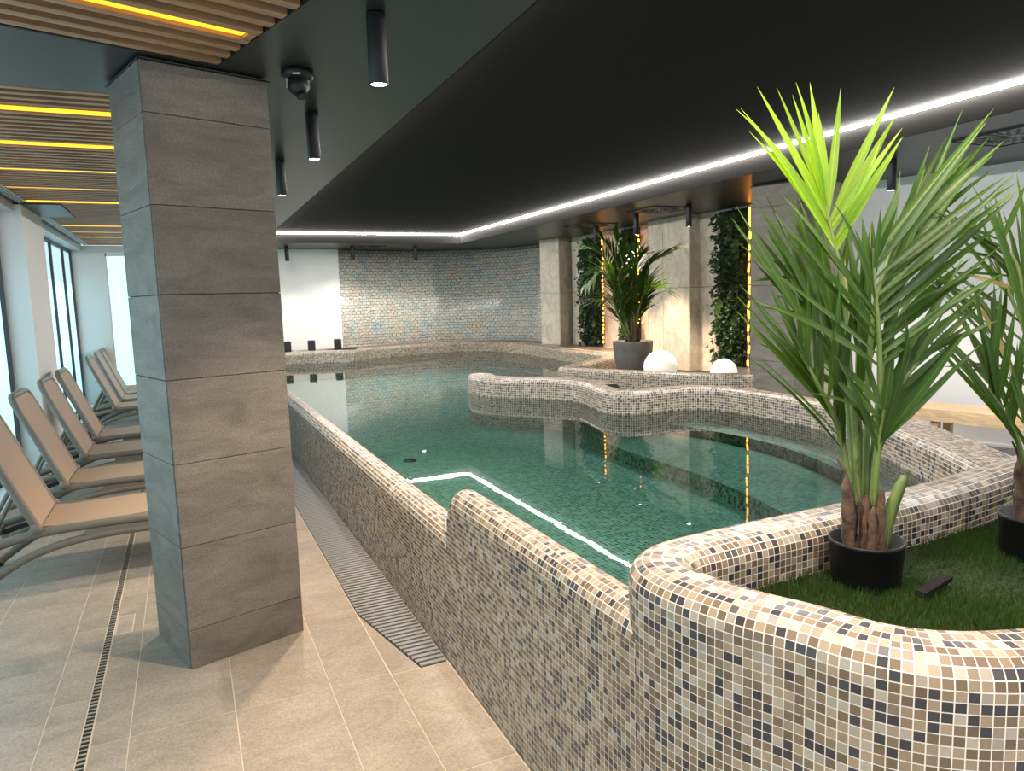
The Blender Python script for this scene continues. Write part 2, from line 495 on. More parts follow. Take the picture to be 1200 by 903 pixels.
class Mosaic:
    """Collects tile quads (corner grids) from several sheets; makes grout meshes, a joined 'stuff' part and single tiles."""
    def __init__(s, parent):
        s.parent = parent
        s.q = []; s.t = []
    def sheet(s, G, name='grout_bed', mask=None, tint=(1, 1, 1)):
        # G: (ni, nj, 3) grid of points; outward side = cross(di, dj)
        G = np.asarray(G, float)
        ni, nj = G.shape[:2]
        idx = np.arange(ni * nj).reshape(ni, nj)
        f = np.stack([idx[:-1, :-1], idx[1:, :-1], idx[1:, 1:], idx[:-1, 1:]], -1).reshape(-1, 4)
        if mask is not None:
            f = f[mask.reshape(-1)]
        me = bpy.data.meshes.new(name)
        me.from_pydata(G.reshape(-1, 3).tolist(), [], f.tolist())
        me.polygons.foreach_set('use_smooth', [True] * len(f))
        me.materials.append(M['mgrout'])
        o = bpy.data.objects.new(name, me); link(o)
        if s.parent is not None: o.parent = s.parent; o.location = -s.parent.location
        Q = G.reshape(-1, 3)[f]
        # drop slivers
        e0 = np.linalg.norm(Q[:, 1] - Q[:, 0], axis=1); e1 = np.linalg.norm(Q[:, 2] - Q[:, 3], axis=1)
        h0 = np.linalg.norm(Q[:, 3] - Q[:, 0], axis=1); h1 = np.linalg.norm(Q[:, 2] - Q[:, 1], axis=1)
        ok = (np.minimum(e0, e1) > 0.25 * TS) & (np.minimum(h0, h1) > 0.25 * TS)
        s.q.append(Q[ok]); s.t.append(np.repeat(np.array([tint], float), int(ok.sum()), axis=0))
        if tint[0] != 1: me.materials[0] = M['pool']
        return o
    def finish(s, single=0, name='mosaic_tiles', view=None):
        Q = np.concatenate(s.q)
        n = len(Q)
        k, c = palette(n)
        c = c * np.concatenate(s.t)
        nrm = np.cross(Q[:, 1] - Q[:, 0], Q[:, 3] - Q[:, 0])
        nrm /= np.linalg.norm(nrm, axis=1, keepdims=True) + 1e-12
        cen = Q.mean(1)
        take = np.zeros(n, bool)
        if single:
            d = cen - EYE
            dist = np.linalg.norm(d, axis=1)
            fw = np.array([0.40947275, 0.90456542, -0.11871591]); rr = np.array([0.9090924, -0.41549382, -0.03026366]); uu = np.array([0.07670119, 0.09553159, 0.99246695])
            z = d @ fw
            px = 600 + 838.4 * (d @ rr) / z; py = 451.5 - 838.4 * (d @ uu) / z
            facing = -(nrm * d).sum(1) / dist
            size = facing / dist ** 2
            vis = (z > 0.1) & (px > 4) & (px < 1196) & (py > 4) & (py < 898) & (facing > 0.12)
            size[~vis] = -1
            order = np.argsort(-size)[:single]
            take[order[size[order] > 0]] = True
        # joined part: 5-face boxes
        B = Q[~take]; nb = len(B); N = nrm[~take][:, None, :]
        ctr = B.mean(1, keepdims=True)
        base = ctr + (B - ctr) * 0.885
        top = ctr + (B - ctr) * 0.86 + N * 0.0006
        V = np.concatenate([base - N * 0.0002, top], 1).reshape(-1, 3)
        off = (np.arange(nb) * 8)[:, None, None]
        F = np.array([[4, 5, 6, 7], [0, 1, 5, 4], [1, 2, 6, 5], [2, 3, 7, 6], [3, 0, 4, 7]])[None] + off
        F = F.reshape(-1)
        me = bpy.data.meshes.new(name)
        me.vertices.add(len(V)); me.vertices.foreach_set('co', V.astype(np.float32).ravel())
        nf = nb * 5
        me.loops.add(nf * 4); me.loops.foreach_set('vertex_index', F.astype(np.int32))
        me.polygons.add(nf)
        me.polygons.foreach_set('loop_start', np.arange(0, nf * 4, 4, dtype=np.int32))
        me.polygons.foreach_set('use_smooth', [False] * nf)
        a = me.attributes.new('Col', 'FLOAT_COLOR', 'POINT')
        cc = np.concatenate([np.repeat(c[~take], 8, axis=0), np.ones((nb * 8, 1))], 1)
        a.data.foreach_set('color', cc.astype(np.float32).ravel())
        me.materials.append(M['tile'])
        me.update(calc_edges=True); me.validate()
        o = bpy.data.objects.new(name, me); link(o)
        o['kind'] = 'stuff'
        if s.parent is not None: o.parent = s.parent; o.location = -s.parent.location
        # single tiles: shared meshes, one per colour
        if single:
            mes = []
            for i in range(5):
                mb = MB()
                b_, t_ = 0.4475, 0.435
                mb.add([(-b_, -b_, -0.02), (b_, -b_, -0.02), (b_, b_, -0.02), (-b_, b_, -0.02), (-t_, -t_, 0.03), (t_, -t_, 0.03), (t_, t_, 0.03), (-t_, t_, 0.03)],
                       [(4, 5, 6, 7), (0, 1, 5, 4), (1, 2, 6, 5), (2, 3, 7, 6), (3, 0, 4, 7), (0, 3, 2, 1)])
                mes.append(mb.mesh('tile', TM[i]))
            for i in np.nonzero(take)[0]:
                q = Q[i]
                ex = ((q[1] - q[0]) + (q[2] - q[3])) / 2; ey = ((q[3] - q[0]) + (q[2] - q[1])) / 2
                nn = nrm[i] * TS
                mt = Matrix(((ex[0], ey[0], nn[0], cen[i][0]), (ex[1], ey[1], nn[1], cen[i][1]), (ex[2], ey[2], nn[2], cen[i][2]), (0, 0, 0, 1)))
                if s.parent is not None:
                    mt = Matrix.Translation(-s.parent.location) @ mt
                inst('tile', mes[k[i]], s.parent, mt)
        return o

def arc(cx, cz, r, a0, a1, n):
    return [(cx + r * math.cos(math.radians(a0 + (a1 - a0) * i / n)), cz + r * math.sin(math.radians(a0 + (a1 - a0) * i / n))) for i in range(n + 1)]

def sweep(C, N, prof):
    """C,N (n,2) path points and outward normals; prof (m,2): offset along N, z."""
    C = np.asarray(C); N = np.asarray(N); prof = np.asarray(prof, float)
    G = np.zeros((len(C), len(prof), 3))
    G[:, :, 0] = C[:, None, 0] + N[:, None, 0] * prof[None, :, 0]
    G[:, :, 1] = C[:, None, 1] + N[:, None, 1] * prof[None, :, 0]
    G[:, :, 2] = prof[None, :, 1]
    return G

def normals2(P, side=1):
    t = np.gradient(P, axis=0)
    t /= np.linalg.norm(t, axis=1, keepdims=True) + 1e-12
    return side * np.stack([t[:, 1], -t[:, 0]], 1)     # right-hand normal for side=1

def smooth_path(P, it=30):
    P = P.copy()
    for _ in range(it):
        P[1:-1] = 0.25 * P[:-2] + 0.5 * P[1:-1] + 0.25 * P[2:]
    return P

def reparam(C, N, off, s):
    """resample (C,N) so that the path C+N*off has even steps s"""
    P = C + N * off
    d = np.r_[0, np.cumsum(np.linalg.norm(np.diff(P, axis=0), axis=1))]
    n = int(round(d[-1] / s))
    t = np.linspace(0, d[-1], n + 1)
    c = np.stack([np.interp(t, d, C[:, k]) for k in (0, 1)], 1)
    nn = np.stack([np.interp(t, d, N[:, k]) for k in (0, 1)], 1)
    nn /= np.linalg.norm(nn, axis=1, keepdims=True)
    return c, nn

def curb_profile(half, zb, zs, r, flat_to=0.0):
    """from the outer face foot up over the rounding to offset flat_to"""
    p = resample(np.array([(half, zb), (half, zs)]), TS)
    a = resample(np.array(arc(half - r, zs, r, 0, 90, 24)), TS)
    f = resample(np.array([(half - r, zs + r), (flat_to, zs + r)]), TS)
    return np.concatenate([p, a[1:], f[1:]])

WATER = 0.603
ZB = 0.30       # pool floor as seen through the water

# ------------------------------------------------------------------ setting: floor
floor = empty('floor', (0, 0, 0)); struct(floor)
sl = MB().box((-1.9, -0.6, -0.12), (0.97, 13.7, -0.002)).build('floor_bed', M['grout'], floor)
tile_cache = {}
def tile_mesh(w_, d_, h_, mat, bev=0.0015):
    key = (round(w_, 3), round(d_, 3), round(h_, 3), mat.name)
    if key not in tile_cache:
        tile_cache[key] = MB().bbox((0, 0, 0), (w_, d_, h_), bev).mesh('tile', mat)
    return tile_cache[key]
G_ = 0.004
xcols = [(-1.752, -1.374), (-1.374, -0.996), (-0.996, -0.618), (-0.618, -0.478), (-0.440, -0.310), (-0.310, 0.068), (0.068, 0.446), (0.446, 0.700), (0.700, 0.958)]
for ci, (xa, xb) in enumerate(xcols):
    y = 2.93 + (0.38 if ci in (1, 3) else 0.0) - 5 * 0.758
    while y < 13.4:
        ya, yb = y, y + 0.758
        y = yb
        if ci == 8:                              # beside the grate
            if ya >= 2.9: continue
            yb = min(yb, 2.912)
            if yb - ya < 0.05: continue
        inst('tile', tile_mesh(xb - xa - G_, yb - ya - G_, 0.012, M['floor']), floor, Matrix.Translation((xa + G_ / 2, ya + G_ / 2, -0.012)))

MB().prism([(0.704, 2.916), (0.828, 2.916), (0.704, 3.57)], -0.012, 0.0).build('tile', M['floor'], floor)
# floor at the far right, behind the pool, one step up
fr = MB().box((3.2, -0.6, 0.0), (8.2, 6.0, 0.165)).build('floor', M['rfloor']); struct(fr)
for i in range(8):
    for j in range(5):
        xa, ya = 4.38 + j * 0.6, 0.2 + i * 0.6
        if xa > 6.9 or ya > 4.2: continue
        inst('tile', tile_mesh(0.594, 0.594, 0.012, M['rfloor']), fr, Matrix.Translation((xa, ya, 0.166)))

# linear drain in the floor
dr = empty('linear_floor_drain', (0, 0, 0), 'narrow slot drain with a row of dark square holes in the stone floor', 'drain')
MB().box((-0.476, -0.5, -0.02), (-0.442, 13.3, -0.0015)).build('channel', M['drain'], dr)
for sx in (-0.4775, -0.4445):
    MB().box((sx, -0.5, -0.015), (sx + 0.003, 13.3, 0.0015)).build('edge_rail', M['grout'], dr)
bar = MB().box((-0.4745, 0, -0.0014), (-0.4445, 0.010, 0.0008)).mesh('cross_bar', M['joint2'])
nb_ = 0
yy = 2.4
while nb_ < 290:
    inst('cross_bar', bar, dr, Matrix.Translation((0, yy, 0))); yy += 0.030; nb_ += 1
rest = MB()
while yy < 13.2:
    rest.box((-0.4745, yy, -0.0014), (-0.4445, yy + 0.010, 0.0008)); yy += 0.030
tag(rest.build('far_cross_bars', M['joint2'], dr), kind='stuff')

hatch = empty('floor_hatch', (-0.396, 4.05, 0), 'small square inspection cover set in the tile beside the slot drain', 'hatch')
MB().box((-0.034, -0.11, -0.004), (0.034, 0.11, 0.0012)).build('cover_tile', M['floor'], hatch)
fm = MB()
for a, b in (((-0.040, -0.118), (0.040, -0.112)), ((-0.040, 0.112), (0.040, 0.118)), ((-0.040, -0.112), (-0.035, 0.112)), ((0.035, -0.112), (0.040, 0.112))):
    fm.box((a[0], a[1], -0.004), (b[0], b[1], 0.0022))
fm.build('cover_frame', M['grout'], hatch)

# overflow grate along the pool wall
gr = empty('overflow_grate', (0, 0, 0), 'grey slatted overflow grate on the floor along the pool wall', 'grate')
MB().prism([(0.702, 3.575), (0.832, 2.912), (0.952, 2.912), (0.957, 13.3), (0.702, 13.3)], -0.05, 0.001).build('channel', M['drain'], gr)
gy = 2.914
gi = 0
slat_full = MB().box((0.0, 0, 0.0), (0.252, 0.023, 0.006)).mesh('slat', M['steel'])
restg = MB()
while gy < 13.2:
    x0 = 0.704
    if gy < 3.575: x0 = 0.702 + (3.575 - gy) / (3.575 - 2.912) * 0.13 + 0.002
    if gi < 295:
        inst('slat', slat_full, gr, Matrix.Translation((x0, gy, 0.0015)) @ Matrix.Diagonal(((0.956 - x0) / 0.252, 1, 1, 1)))
    else:
        restg.box((x0, gy, 0.0015), (0.956, gy + 0.023, 0.0075))
    gi += 1
    gy += 0.038
tag(restg.build('far_slats', M['steel'], gr), kind='stuff')

# ------------------------------------------------------------------ setting: ceiling
H1, H2 = 2.63, 2.787
ceil = empty('ceiling', (0, 0, 0)); struct(ceil)
MB().prism([(1.2, 0.3), (1.2, 12.27), (0.2, 12.27), (0.2, 4.0), (-1.24, 4.0), (-1.24, 2.976), (0.213, 3.421), (1.205, 0.3)], H1, 2.95).build('lower_panel', M['ceil'], ceil)
MB().prism([(0.2, 12.27), (4.62, 12.27), (4.62, -1.2), (8.4, -1.2), (8.4, 14.6), (0.2, 14.6)], H1, 2.95).build('lower_panel', M['ceil'], ceil)
MB().box((1.2, -1.2, H2 + 0.012), (4.62, 12.27, 2.95)).build('recessed_panel', M['recess'], ceil)
MB().box((-1.24, 4.0, 2.745), (0.2, 12.95, 2.95)).build('slat_backing', M['dark'], ceil)
MB().prism([(-1.24, 2.976), (0.213, 3.421), (1.205, 0.3), (-0.25, -0.16)], 2.745, 2.95).build('slat_backing', M['dark'], ceil)
MB().box((-1.9, -1.0, H1), (-1.36, 12.96, 2.95)).build('window_bulkhead', M['white'], ceil)
MB().box((-1.36, -1.0, 2.70), (-1.24, 12.96, 2.95)).build('shadow_gap', M['dark'], ceil)
MB().box((-1.30, 8.05, H1 - 0.012), (-0.98, 9.05, H1 + 0.05)).build('pillar_cap', M['ceil'], ceil)
# black shadow gaps where the slat fields meet the plain ceiling
MB().prism([(-1.24, 2.962), (0.213, 3.407), (0.209, 3.421), (-1.24, 2.976)], H1 - 0.002, H1 + 0.05).build('shadow_gap', M['dark'], ceil)

# LED lines at the top of the recess
led = empty('led_strip', (0, 0, 0), 'white LED line along the recessed dark ceiling above the pool, unseen run added for light', 'light')
kx, kz = 0.024, 0.018
hx, hy, hz = 4.610, 12.260, H2 + 0.010
MB().add([(1.21, hy, hz - kz), (hx, hy, hz - kz), (hx - kx, hy - kx, hz), (1.21, hy - kx, hz)], [(0, 1, 2, 3)]).build('far_run', M['led'], led)
MB().add([(hx, -1.1, hz - kz), (hx - kx, -1.1, hz), (hx - kx, hy - kx, hz), (hx, hy, hz - kz)], [(0, 1, 2, 3)]).build('side_run', M['led'], led)
# unseen run added on the column side to light the pool and rim
MB().add([(1.215, -1.1, hz - kz), (1.215, hy - kx, hz - kz), (1.215 + kx, hy - kx, hz), (1.215 + kx, -1.1, hz)], [(0, 1, 2, 3)]).build('added_fill_run', M['led'], led)
MB().prism([(1.2, 12.262), (4.612, 12.262), (4.612, -1.2), (4.62, -1.2), (4.62, 12.27), (1.2, 12.27)], H1 + 0.001, H2 + 0.011).build('riser', M['recess'], ceil)
MB().box((1.2, -1.2, H1 + 0.001), (1.209, 12.262, H2 + 0.011)).build('riser', M['recess'], ceil)

# ------------------------------------------------------------------ wooden slat fields
RD = Vector((math.cos(math.radians(17.659)), math.sin(math.radians(17.659)), 0))
SD = Vector((-RD.y, RD.x, 0))
sfa = empty('slat_ceiling', (0, 0, 0), 'near field of wooden ceiling slats with one amber light, ending in a stepped edge above the column', 'ceiling slats')
endp = Vector((0.213, 3.421, 0))
ds = [0.012, 0.115, 0.215, 0.315] + [0.435 + 0.104 * i for i in range(7)] + [0.435 + 0.104 * 7 + 0.03 + 0.104 * i for i in range(12)]
slatA = MB().obox((-1.75, -0.022, 0), (1.75, 0, 0), (0, 0.044, 0), (0, 0, 0.075)).mesh('slat', M['slat'])
RA = Matrix.Rotation(math.radians(17.659), 4, 'Z')
for d in ds:
    p = endp - SD * (d + 0.022) + RD * (-0.004)
    inst('slat', slatA, sfa, Matrix.Translation((p.x, p.y, H1 + 0.001)) @ RA)
for d in (0.374,):
    p = endp - SD * (d + 0.022)
    o = MB().obox((-1.7, -0.033, 0), (1.66, 0, 0), (0, 0.066, 0), (0, 0, 0.01)).build('light_strip', M['amber'], sfa)
    o.matrix_local = Matrix.Translation((p.x, p.y, H1 + 0.014)) @ RA
    o2 = MB().obox((-0.038, -0.03, 0), (0.03, 0, 0), (0, 0.06, 0), (0, 0, 0.07)).build('end_cap', M['slat'], sfa)
    o2.matrix_local = Matrix.Translation((p.x, p.y, H1 + 0.002)) @ RA

sfb = empty('slat_ceiling', (0, 0, 0), 'far field of wooden ceiling slats with thin amber light lines above the loungers', 'ceiling slats')
lights_y = [4.455, 5.33, 6.235, 7.10, 7.965, 10.07, 10.82, 11.53, 12.28]
slatB = MB().box((-1.235, -0.021, 0), (0.195, 0.021, 0.075)).mesh('slat', M['slat'])
yb = 4.035
while yb < 12.9:
    if min(abs(yb - l) for l in lights_y) > 0.042:
        inst('slat', slatB, sfb, Matrix.Translation((0, yb, H1 + 0.001)))
    yb += 0.0975
lsB = MB().box((-1.23, -0.019, 0), (0.19, 0.019, 0.012)).mesh('light_strip', M['amber'])
for l in lights_y:
    inst('light_strip', lsB, sfb, Matrix.Translation((0, l, H1 + 0.004)))

ag = empty('linear_air_grille', (0, 0, 0), 'long pale slotted air grille between the slats and the white bulkhead', 'vent')
for sx in (-1.312, -1.284, -1.252):
    MB().box((sx, 0.0, H1 - 0.002), (sx + 0.010, 12.9, H1 + 0.03)).build('rail', M['grille'], ag)
vb = MB()
yv = 3.0
while yv < 12.9:
    vb.add([(-1.304, yv, H1 + 0.004), (-1.282, yv + 0.03, H1 + 0.004), (-1.282, yv + 0.045, H1 + 0.004), (-1.304, yv + 0.015, H1 + 0.004)], [(0, 3, 2, 1)])
    vb.add([(-1.276, yv + 0.03, H1 + 0.004), (-1.250, yv, H1 + 0.004), (-1.250, yv + 0.015, H1 + 0.004), (-1.276, yv + 0.045, H1 + 0.004)], [(0, 3, 2, 1)])
    yv += 0.06
tag(vb.build('vanes', M['grille'], ag), kind='stuff')

# ------------------------------------------------------------------ setting: walls
def wall(name, mb, mat, parent=None):
    o = mb.build(name, mat, parent); 
    if parent is None: struct(o)
    return o
wall('wall_back', MB().box((0.25, 13.66, 0.0), (2.70, 13.86, 2.66)), M['white'])
wl = wall('wall_left', MB().box((-1.75, -1.0, 0), (-1.5, 12.96, 0.16)), M['white'])
wall('wall_far_left', MB().box((-1.5, 12.95, 0.0), (-1.055, 13.12, 2.63)), M['white'])
o = MB().box((-1.055, 12.95, 0.0), (0.3, 13.12, 0.39)).build('wall_far_left', M['white']); struct(o)
o = MB().box((-1.055, 12.95, 2.52), (0.3, 13.12, 2.63)).build('wall_far_left', M['white']); struct(o)
o = MB().box((0.2, 12.95, 0.0), (0.3, 13.86, 2.63)).build('wall_far_left', M['white']); struct(o)

# pearl mosaic wall, curved
cur = catmull([(2.70, 13.70), (3.4, 13.92), (4.2, 14.02), (4.9, 13.93), (5.5, 13.62), (5.95, 13.15), (6.17, 12.5), (6.24, 11.8), (6.25, 10.9)], 14)
me = bpy.data.meshes.new('wall_mosaic')
vs = [(x, y, z) for x, y in cur for z in (0.0, 2.66)]
fs = [(2 * i, 2 * i + 1, 2 * i + 3, 2 * i + 2) for i in range(len(cur) - 1)]
me.from_pydata(vs, [], fs)
uvl = me.uv_layers.new(name='UVMap')
dd = np.r_[0, np.cumsum(np.linalg.norm(np.diff(cur, axis=0), axis=1))]
for p in me.polygons:
    p.use_smooth = True
    for li in p.loop_indices:
        vi = me.loops[li].vertex_index
        uvl.data[li].uv = (dd[vi // 2], vs[vi][2])
me.materials.append(M['pearl'])
pw = bpy.data.objects.new('wall_curved', me); link(pw); struct(pw)
so = pw.modifiers.new('solid', 'SOLIDIFY'); so.thickness = 0.12; so.offset = 1.0

# niche wall of limestone panels
nw = empty('wall_niche', (0, 0, 0)); struct(nw)
MB().box((6.22, 6.55, 0.3), (6.42, 11.1, 2.66)).build('wall_core', M['joint'], nw)
def panel(x0, y0, y1, zs=((0.59, 1.69), (1.694, 2.628)), t=0.045):
    for z0, z1 in zs:
        inst('panel', tile_mesh(t, y1 - y0 - 0.003, z1 - z0, M['traver'], 0.002), nw, Matrix.Translation((x0, y0 + 0.0015, z0)))
for a, b in ((10.42, 10.98), (9.86, 10.42), (9.30, 9.86), (8.74, 9.30), (8.50, 8.74), (7.12, 7.60), (6.58, 7.12)):
    panel(6.175, a, b)
MB().box((6.06, 7.60, 0.59), (6.20, 8.52, 2.63)).build('pilaster_core', M['joint'], nw)
for a, b in ((7.60, 8.165), (8.17, 8.52)):
    panel(6.02, a, b)
for z0, z1 in ((0.59, 1.69), (1.694, 2.628)):
    inst('panel', tile_mesh(0.16, 0.012, z1 - z0, M['traver'], 0.002), nw, Matrix.Translation((6.02, 7.586, z0)))

# white wall on the right, behind the bench
wr = MB().obox(Vector((6.30, 4.50, 0.0)) + SD * 1.15, RD * 0.2, -SD * 7.15, (0, 0, 2.63)).build('wall_right', M['white']); struct(wr)
br_ = MB().obox((6.285, 4.50, 0.178), RD * 0.02, -SD * 5.2, (0, 0, 0.022)).build('baseboard_right', M['white']); struct(br_)
MB().obox((5.70, 5.2, 0.0), RD * 0.9, -SD * 0.12, (0, 0, 2.63)).build('wall_right', M['traver'])['kind'] = 'structure'

# ------------------------------------------------------------------ columns
def column(x, y, zb, name, label, courses):
    c = empty(name, (x, y, zb), label, 'column', rz=math.radians(17.659))
    LW, LD = 0.533, 0.475
    MB().box((0.006, 0.006, 0), (LW - 0.006, LD - 0.006, H1 - zb - 0.004)).build('core', M['joint'], c)
    for z0, z1 in zip(courses[:-1], courses[1:]):
        h = z1 - z0 - 0.003
        f = inst('tile', tile_mesh(LW, 0.012, h, M['col']), c, Matrix.Translation((0, -0.004, z0 - zb)))
        f = inst('tile', tile_mesh(LW, 0.012, h, M['col']), c, Matrix.Translation((0, LD - 0.008, z0 - zb)))
        f = inst('tile', tile_mesh(0.012, LD - 0.018, h, M['col']), c, Matrix.Translation((-0.004, 0.009, z0 - zb)))
        f = inst('tile', tile_mesh(0.012, LD - 0.018, h, M['col']), c, Matrix.Translation((LW - 0.008, 0.009, z0 - zb)))
    MB().box((-0.012, -0.012, H1 - zb - 0.018), (LW + 0.012, LD + 0.012, H1 - zb - 0.012)).build('top_trim', M['black'], c)
    return c
cz = [0.0, 0.180, 0.561, 0.933, 1.303, 1.668, 2.04, 2.411, 2.628]
column(-0.087, 3.376, 0.0, 'tiled_column', 'big square column of grey stone tiles in the left foreground beside the loungers', cz)
column(5.242, 5.036, 0.0, 'tiled_column', 'grey tiled column at the right end of the planted niche behind the palm', cz)
c3 = empty('tiled_column', (5.93, 10.99, 0.6), 'pale limestone column at the left end of the niche beside the pearl mosaic wall', 'column', rz=math.radians(17.659))
MB().box((0.006, 0.006, 0.1), (0.4, 0.45, 2.01)).build('core', M['joint'], c3)
for z0, z1 in ((0.1, 1.09), (1.094, 2.028)):
    inst('tile', tile_mesh(0.4, 0.012, z1 - z0, M['traver']), c3, Matrix.Translation((0, -0.004, z0)))
    inst('tile', tile_mesh(0.012, 0.45, z1 - z0, M['traver']), c3, Matrix.Translation((-0.004, 0.009, z0)))

# white pillar between the windows
pi_ = MB().box((-1.74, 8.07, 0.0), (-1.30, 9.16, H1 - 0.012)).build('wall_pillar', M['white']); struct(pi_)

# ------------------------------------------------------------------ windows
def window(name, along, fixed, a0, a1, z0, z1, zt, mull, mats, fr_=0.05, fm_=None):
    FM = fm_ or M['frame']
    w_ = empty(name, (0, 0, 0)); struct(w_)
    def bx(u0, u1, za, zb_, d0, d1, nm, mat):
        if along == 'y': o = MB().box((fixed + d0, u0, za), (fixed + d1, u1, zb_)).build(nm, mat, w_)
        else: o = MB().box((u0, fixed + d0, za), (u1, fixed + d1, zb_)).build(nm, mat, w_)
        return o
    ed = [a0] + list(mull) + [a1]
    sg = -1 if along == 'y' else 1
    dd_ = (0.0, 0.06) if sg > 0 else (-0.06, 0.0)
    bx(a0, a1, z0, z0 + 0.035, *dd_, 'bottom_rail', FM)
    bx(a0, a1, z1 - 0.05, z1, *dd_, 'top_rail', FM)
    for e in ed:
        bx(e - fr_ / 2, e + fr_ / 2, z0, z1, *dd_, 'mullion', FM)
    pd = (0.03, 0.04) if sg > 0 else (-0.04, -0.03)
    for u0, u1 in zip(ed[:-1], ed[1:]):
        if zt:
            bx(u0 + fr_ / 2, u1 - fr_ / 2, z0 + 0.035, zt, *pd, 'frosted_pane', mats[0])
            bx(u0 + fr_ / 2, u1 - fr_ / 2, zt + 0.006, z1 - 0.05, *pd, 'upper_pane', mats[1])
        else:
            bx(u0 + fr_ / 2, u1 - fr_ / 2, z0 + 0.035, z1 - 0.05, *pd, 'frosted_pane', mats[0])
    return w_
window('window_1', 'y', -1.5, -0.9, 8.03, 0.16, 2.56, 2.05, [0.0, 1.2, 2.4, 3.6, 4.8, 6.0, 7.1], (M['pane'], M['pane_up']))
window('window_2', 'y', -1.5, 9.2, 12.92, 0.16, 2.56, 2.05, [10.0, 11.06, 12.10], (M['pane'], M['pane_up']))
window('window_3', 'x', 12.96, -1.05, 0.19, 0.39, 2.52, None, [], (M['pane_far'],), 0.03, M['white'])
MB().box((-1.52, -1.0, 2.555), (-1.36, 12.95, 2.64)).build('trim_1', M['grille'])['kind'] = 'structure'
MB().box((-1.5, -0.9, 0.0), (-1.32, 12.94, 0.17)).build('trim_2', M['white'])['kind'] = 'structure'
# ------------------------------------------------------------------ the pool
pool = empty('swimming_pool', (0.96, 1.45, 0), 'freeform raised pool clad in beige, brown and charcoal mosaic with a stepped front wall', 'pool')
pm = Mosaic(pool)
LI = Vector((-0.96, -1.45, 0))
YC = 2.875                                       # where the wall steps up
def rise(y):
    y = np.asarray(y, float)
    t = np.clip((y - (YC - 0.10)) / 0.10, 0, 1)
    r = np.sqrt(np.clip(1 - t * t, 0, 1))
    return np.where(y > YC, 0.0, r)
# front face
ys = np.linspace(13.2, 1.385, int(round((13.2 - 1.385) / TS)) + 1)
zs = np.linspace(0.0, 0.745, int(round(0.745 / TS)) + 1)
G = np.zeros((len(ys), len(zs), 3)); G[:, :, 0] = 0.96; G[:, :, 1] = ys[:, None]
top = 0.53 + 0.21 * rise(ys)
G[:, :, 2] = np.minimum(zs[None, :], top[:, None])
cm = ((G[:-1, 1:, 2] - G[:-1, :-1, 2]) + (G[1:, 1:, 2] - G[1:, :-1, 2])) / 2 > 0.004
pm.sheet(G, 'front_wall', mask=cm)
# low overflow lip
lip = [(0.96, 0.53)] + [(x, z) for x, z in arc(1.03, 0.531, 0.07, 180, 90, 5)][1:] + [(1.052, 0.604), (1.075, 0.6035), (1.097, 0.596), (1.115, 0.583), (1.13, 0.565)] + [(1.135, z) for z in np.linspace(0.543, ZB, 12)]
yl = np.linspace(13.2, 2.85, int(round((13.2 - 2.85) / TS)) + 1)
G = np.zeros((len(yl), len(lip), 3)); G[:, :, 1] = yl[:, None]
G[:, :, 0] = np.array(lip)[None, :, 0]; G[:, :, 2] = np.array(lip)[None, :, 1]
pm.sheet(G, 'overflow_lip')
# raised middle part, rounded end
mid = arc(1.03, 0.74, 0.07, 180, 90, 5) + arc(1.03, 0.74, 0.07, 90, 0, 5)[1:] + [(1.10, z) for z in np.linspace(0.72, ZB, 20)]
ey = np.concatenate([YC - 0.10 + 0.10 * np.cos(np.radians(np.linspace(0, 90, 12))), np.linspace(YC - 0.10, 1.38, 66)[1:]])
G = np.zeros((len(ey), len(mid), 3)); G[:, :, 1] = ey[:, None]
mz = np.array(mid)
rs = rise(ey)
G[:, :, 0] = mz[None, :, 0]
G[:, :, 2] = mz[None, :, 1] - (1 - rs[:, None]) * 0.27 * np.clip((mz[None, :, 1] - 0.3) / 0.4, 0, 1)
pm.sheet(G, 'raised_wall_top')

# right-hand rim with the finger: centre line from the waterline of its face
front = catmull([(2.79, 7.34), (2.74, 7.08), (2.81, 6.83), (3.0, 6.55), (3.29, 6.22), (3.385, 5.92), (3.30, 5.52), (3.255, 5.22), (3.36, 5.04), (3.60, 4.995), (3.86, 5.0), (4.03, 4.93), (4.12, 4.75), (4.125, 4.33), (4.09, 3.75), (3.93, 3.30), (3.70, 2.88), (3.42, 2.40), (3.12, 1.96), (2.90, 1.66)], 16)
front = resample(front, 0.01)
HW = 0.15
ctr = smooth_path(front - normals2(front, -1) * 0 + normals2(front, -1) * HW, 60)
nrm_f = -normals2(ctr, -1)
tip_a = np.radians(np.linspace(180, 0, 60))
t0 = ctr[0] - ctr[2]; t0 /= np.linalg.norm(t0)
n0 = nrm_f[0]
tipN = np.stack([n0 * math.cos(a) + t0 * math.sin(a) for a in tip_a])
nb_end = 190
prof = curb_profile(HW, ZB, 0.75, 0.05, 0.0)
c_, n_ = reparam(np.concatenate([np.repeat(ctr[:1], 60, 0), ctr[1:]]), np.concatenate([tipN, nrm_f[1:]]), HW, TS)
pm.sheet(sweep(c_, n_, prof), 'rim')
c_, n_ = reparam(ctr[nb_end::-1], -nrm_f[nb_end::-1], 0.0, TS)
pm.sheet(sweep(c_, n_, prof), 'rim_back')
# dry side of the rim
c2, n2 = reparam(ctr[480:], -nrm_f[480:], HW, TS)
pm.sheet(sweep(c2, n2, curb_profile(HW, 0.16, 0.75, 0.05, 0.0))[::-1], 'rim_back')
RIMC = ctr

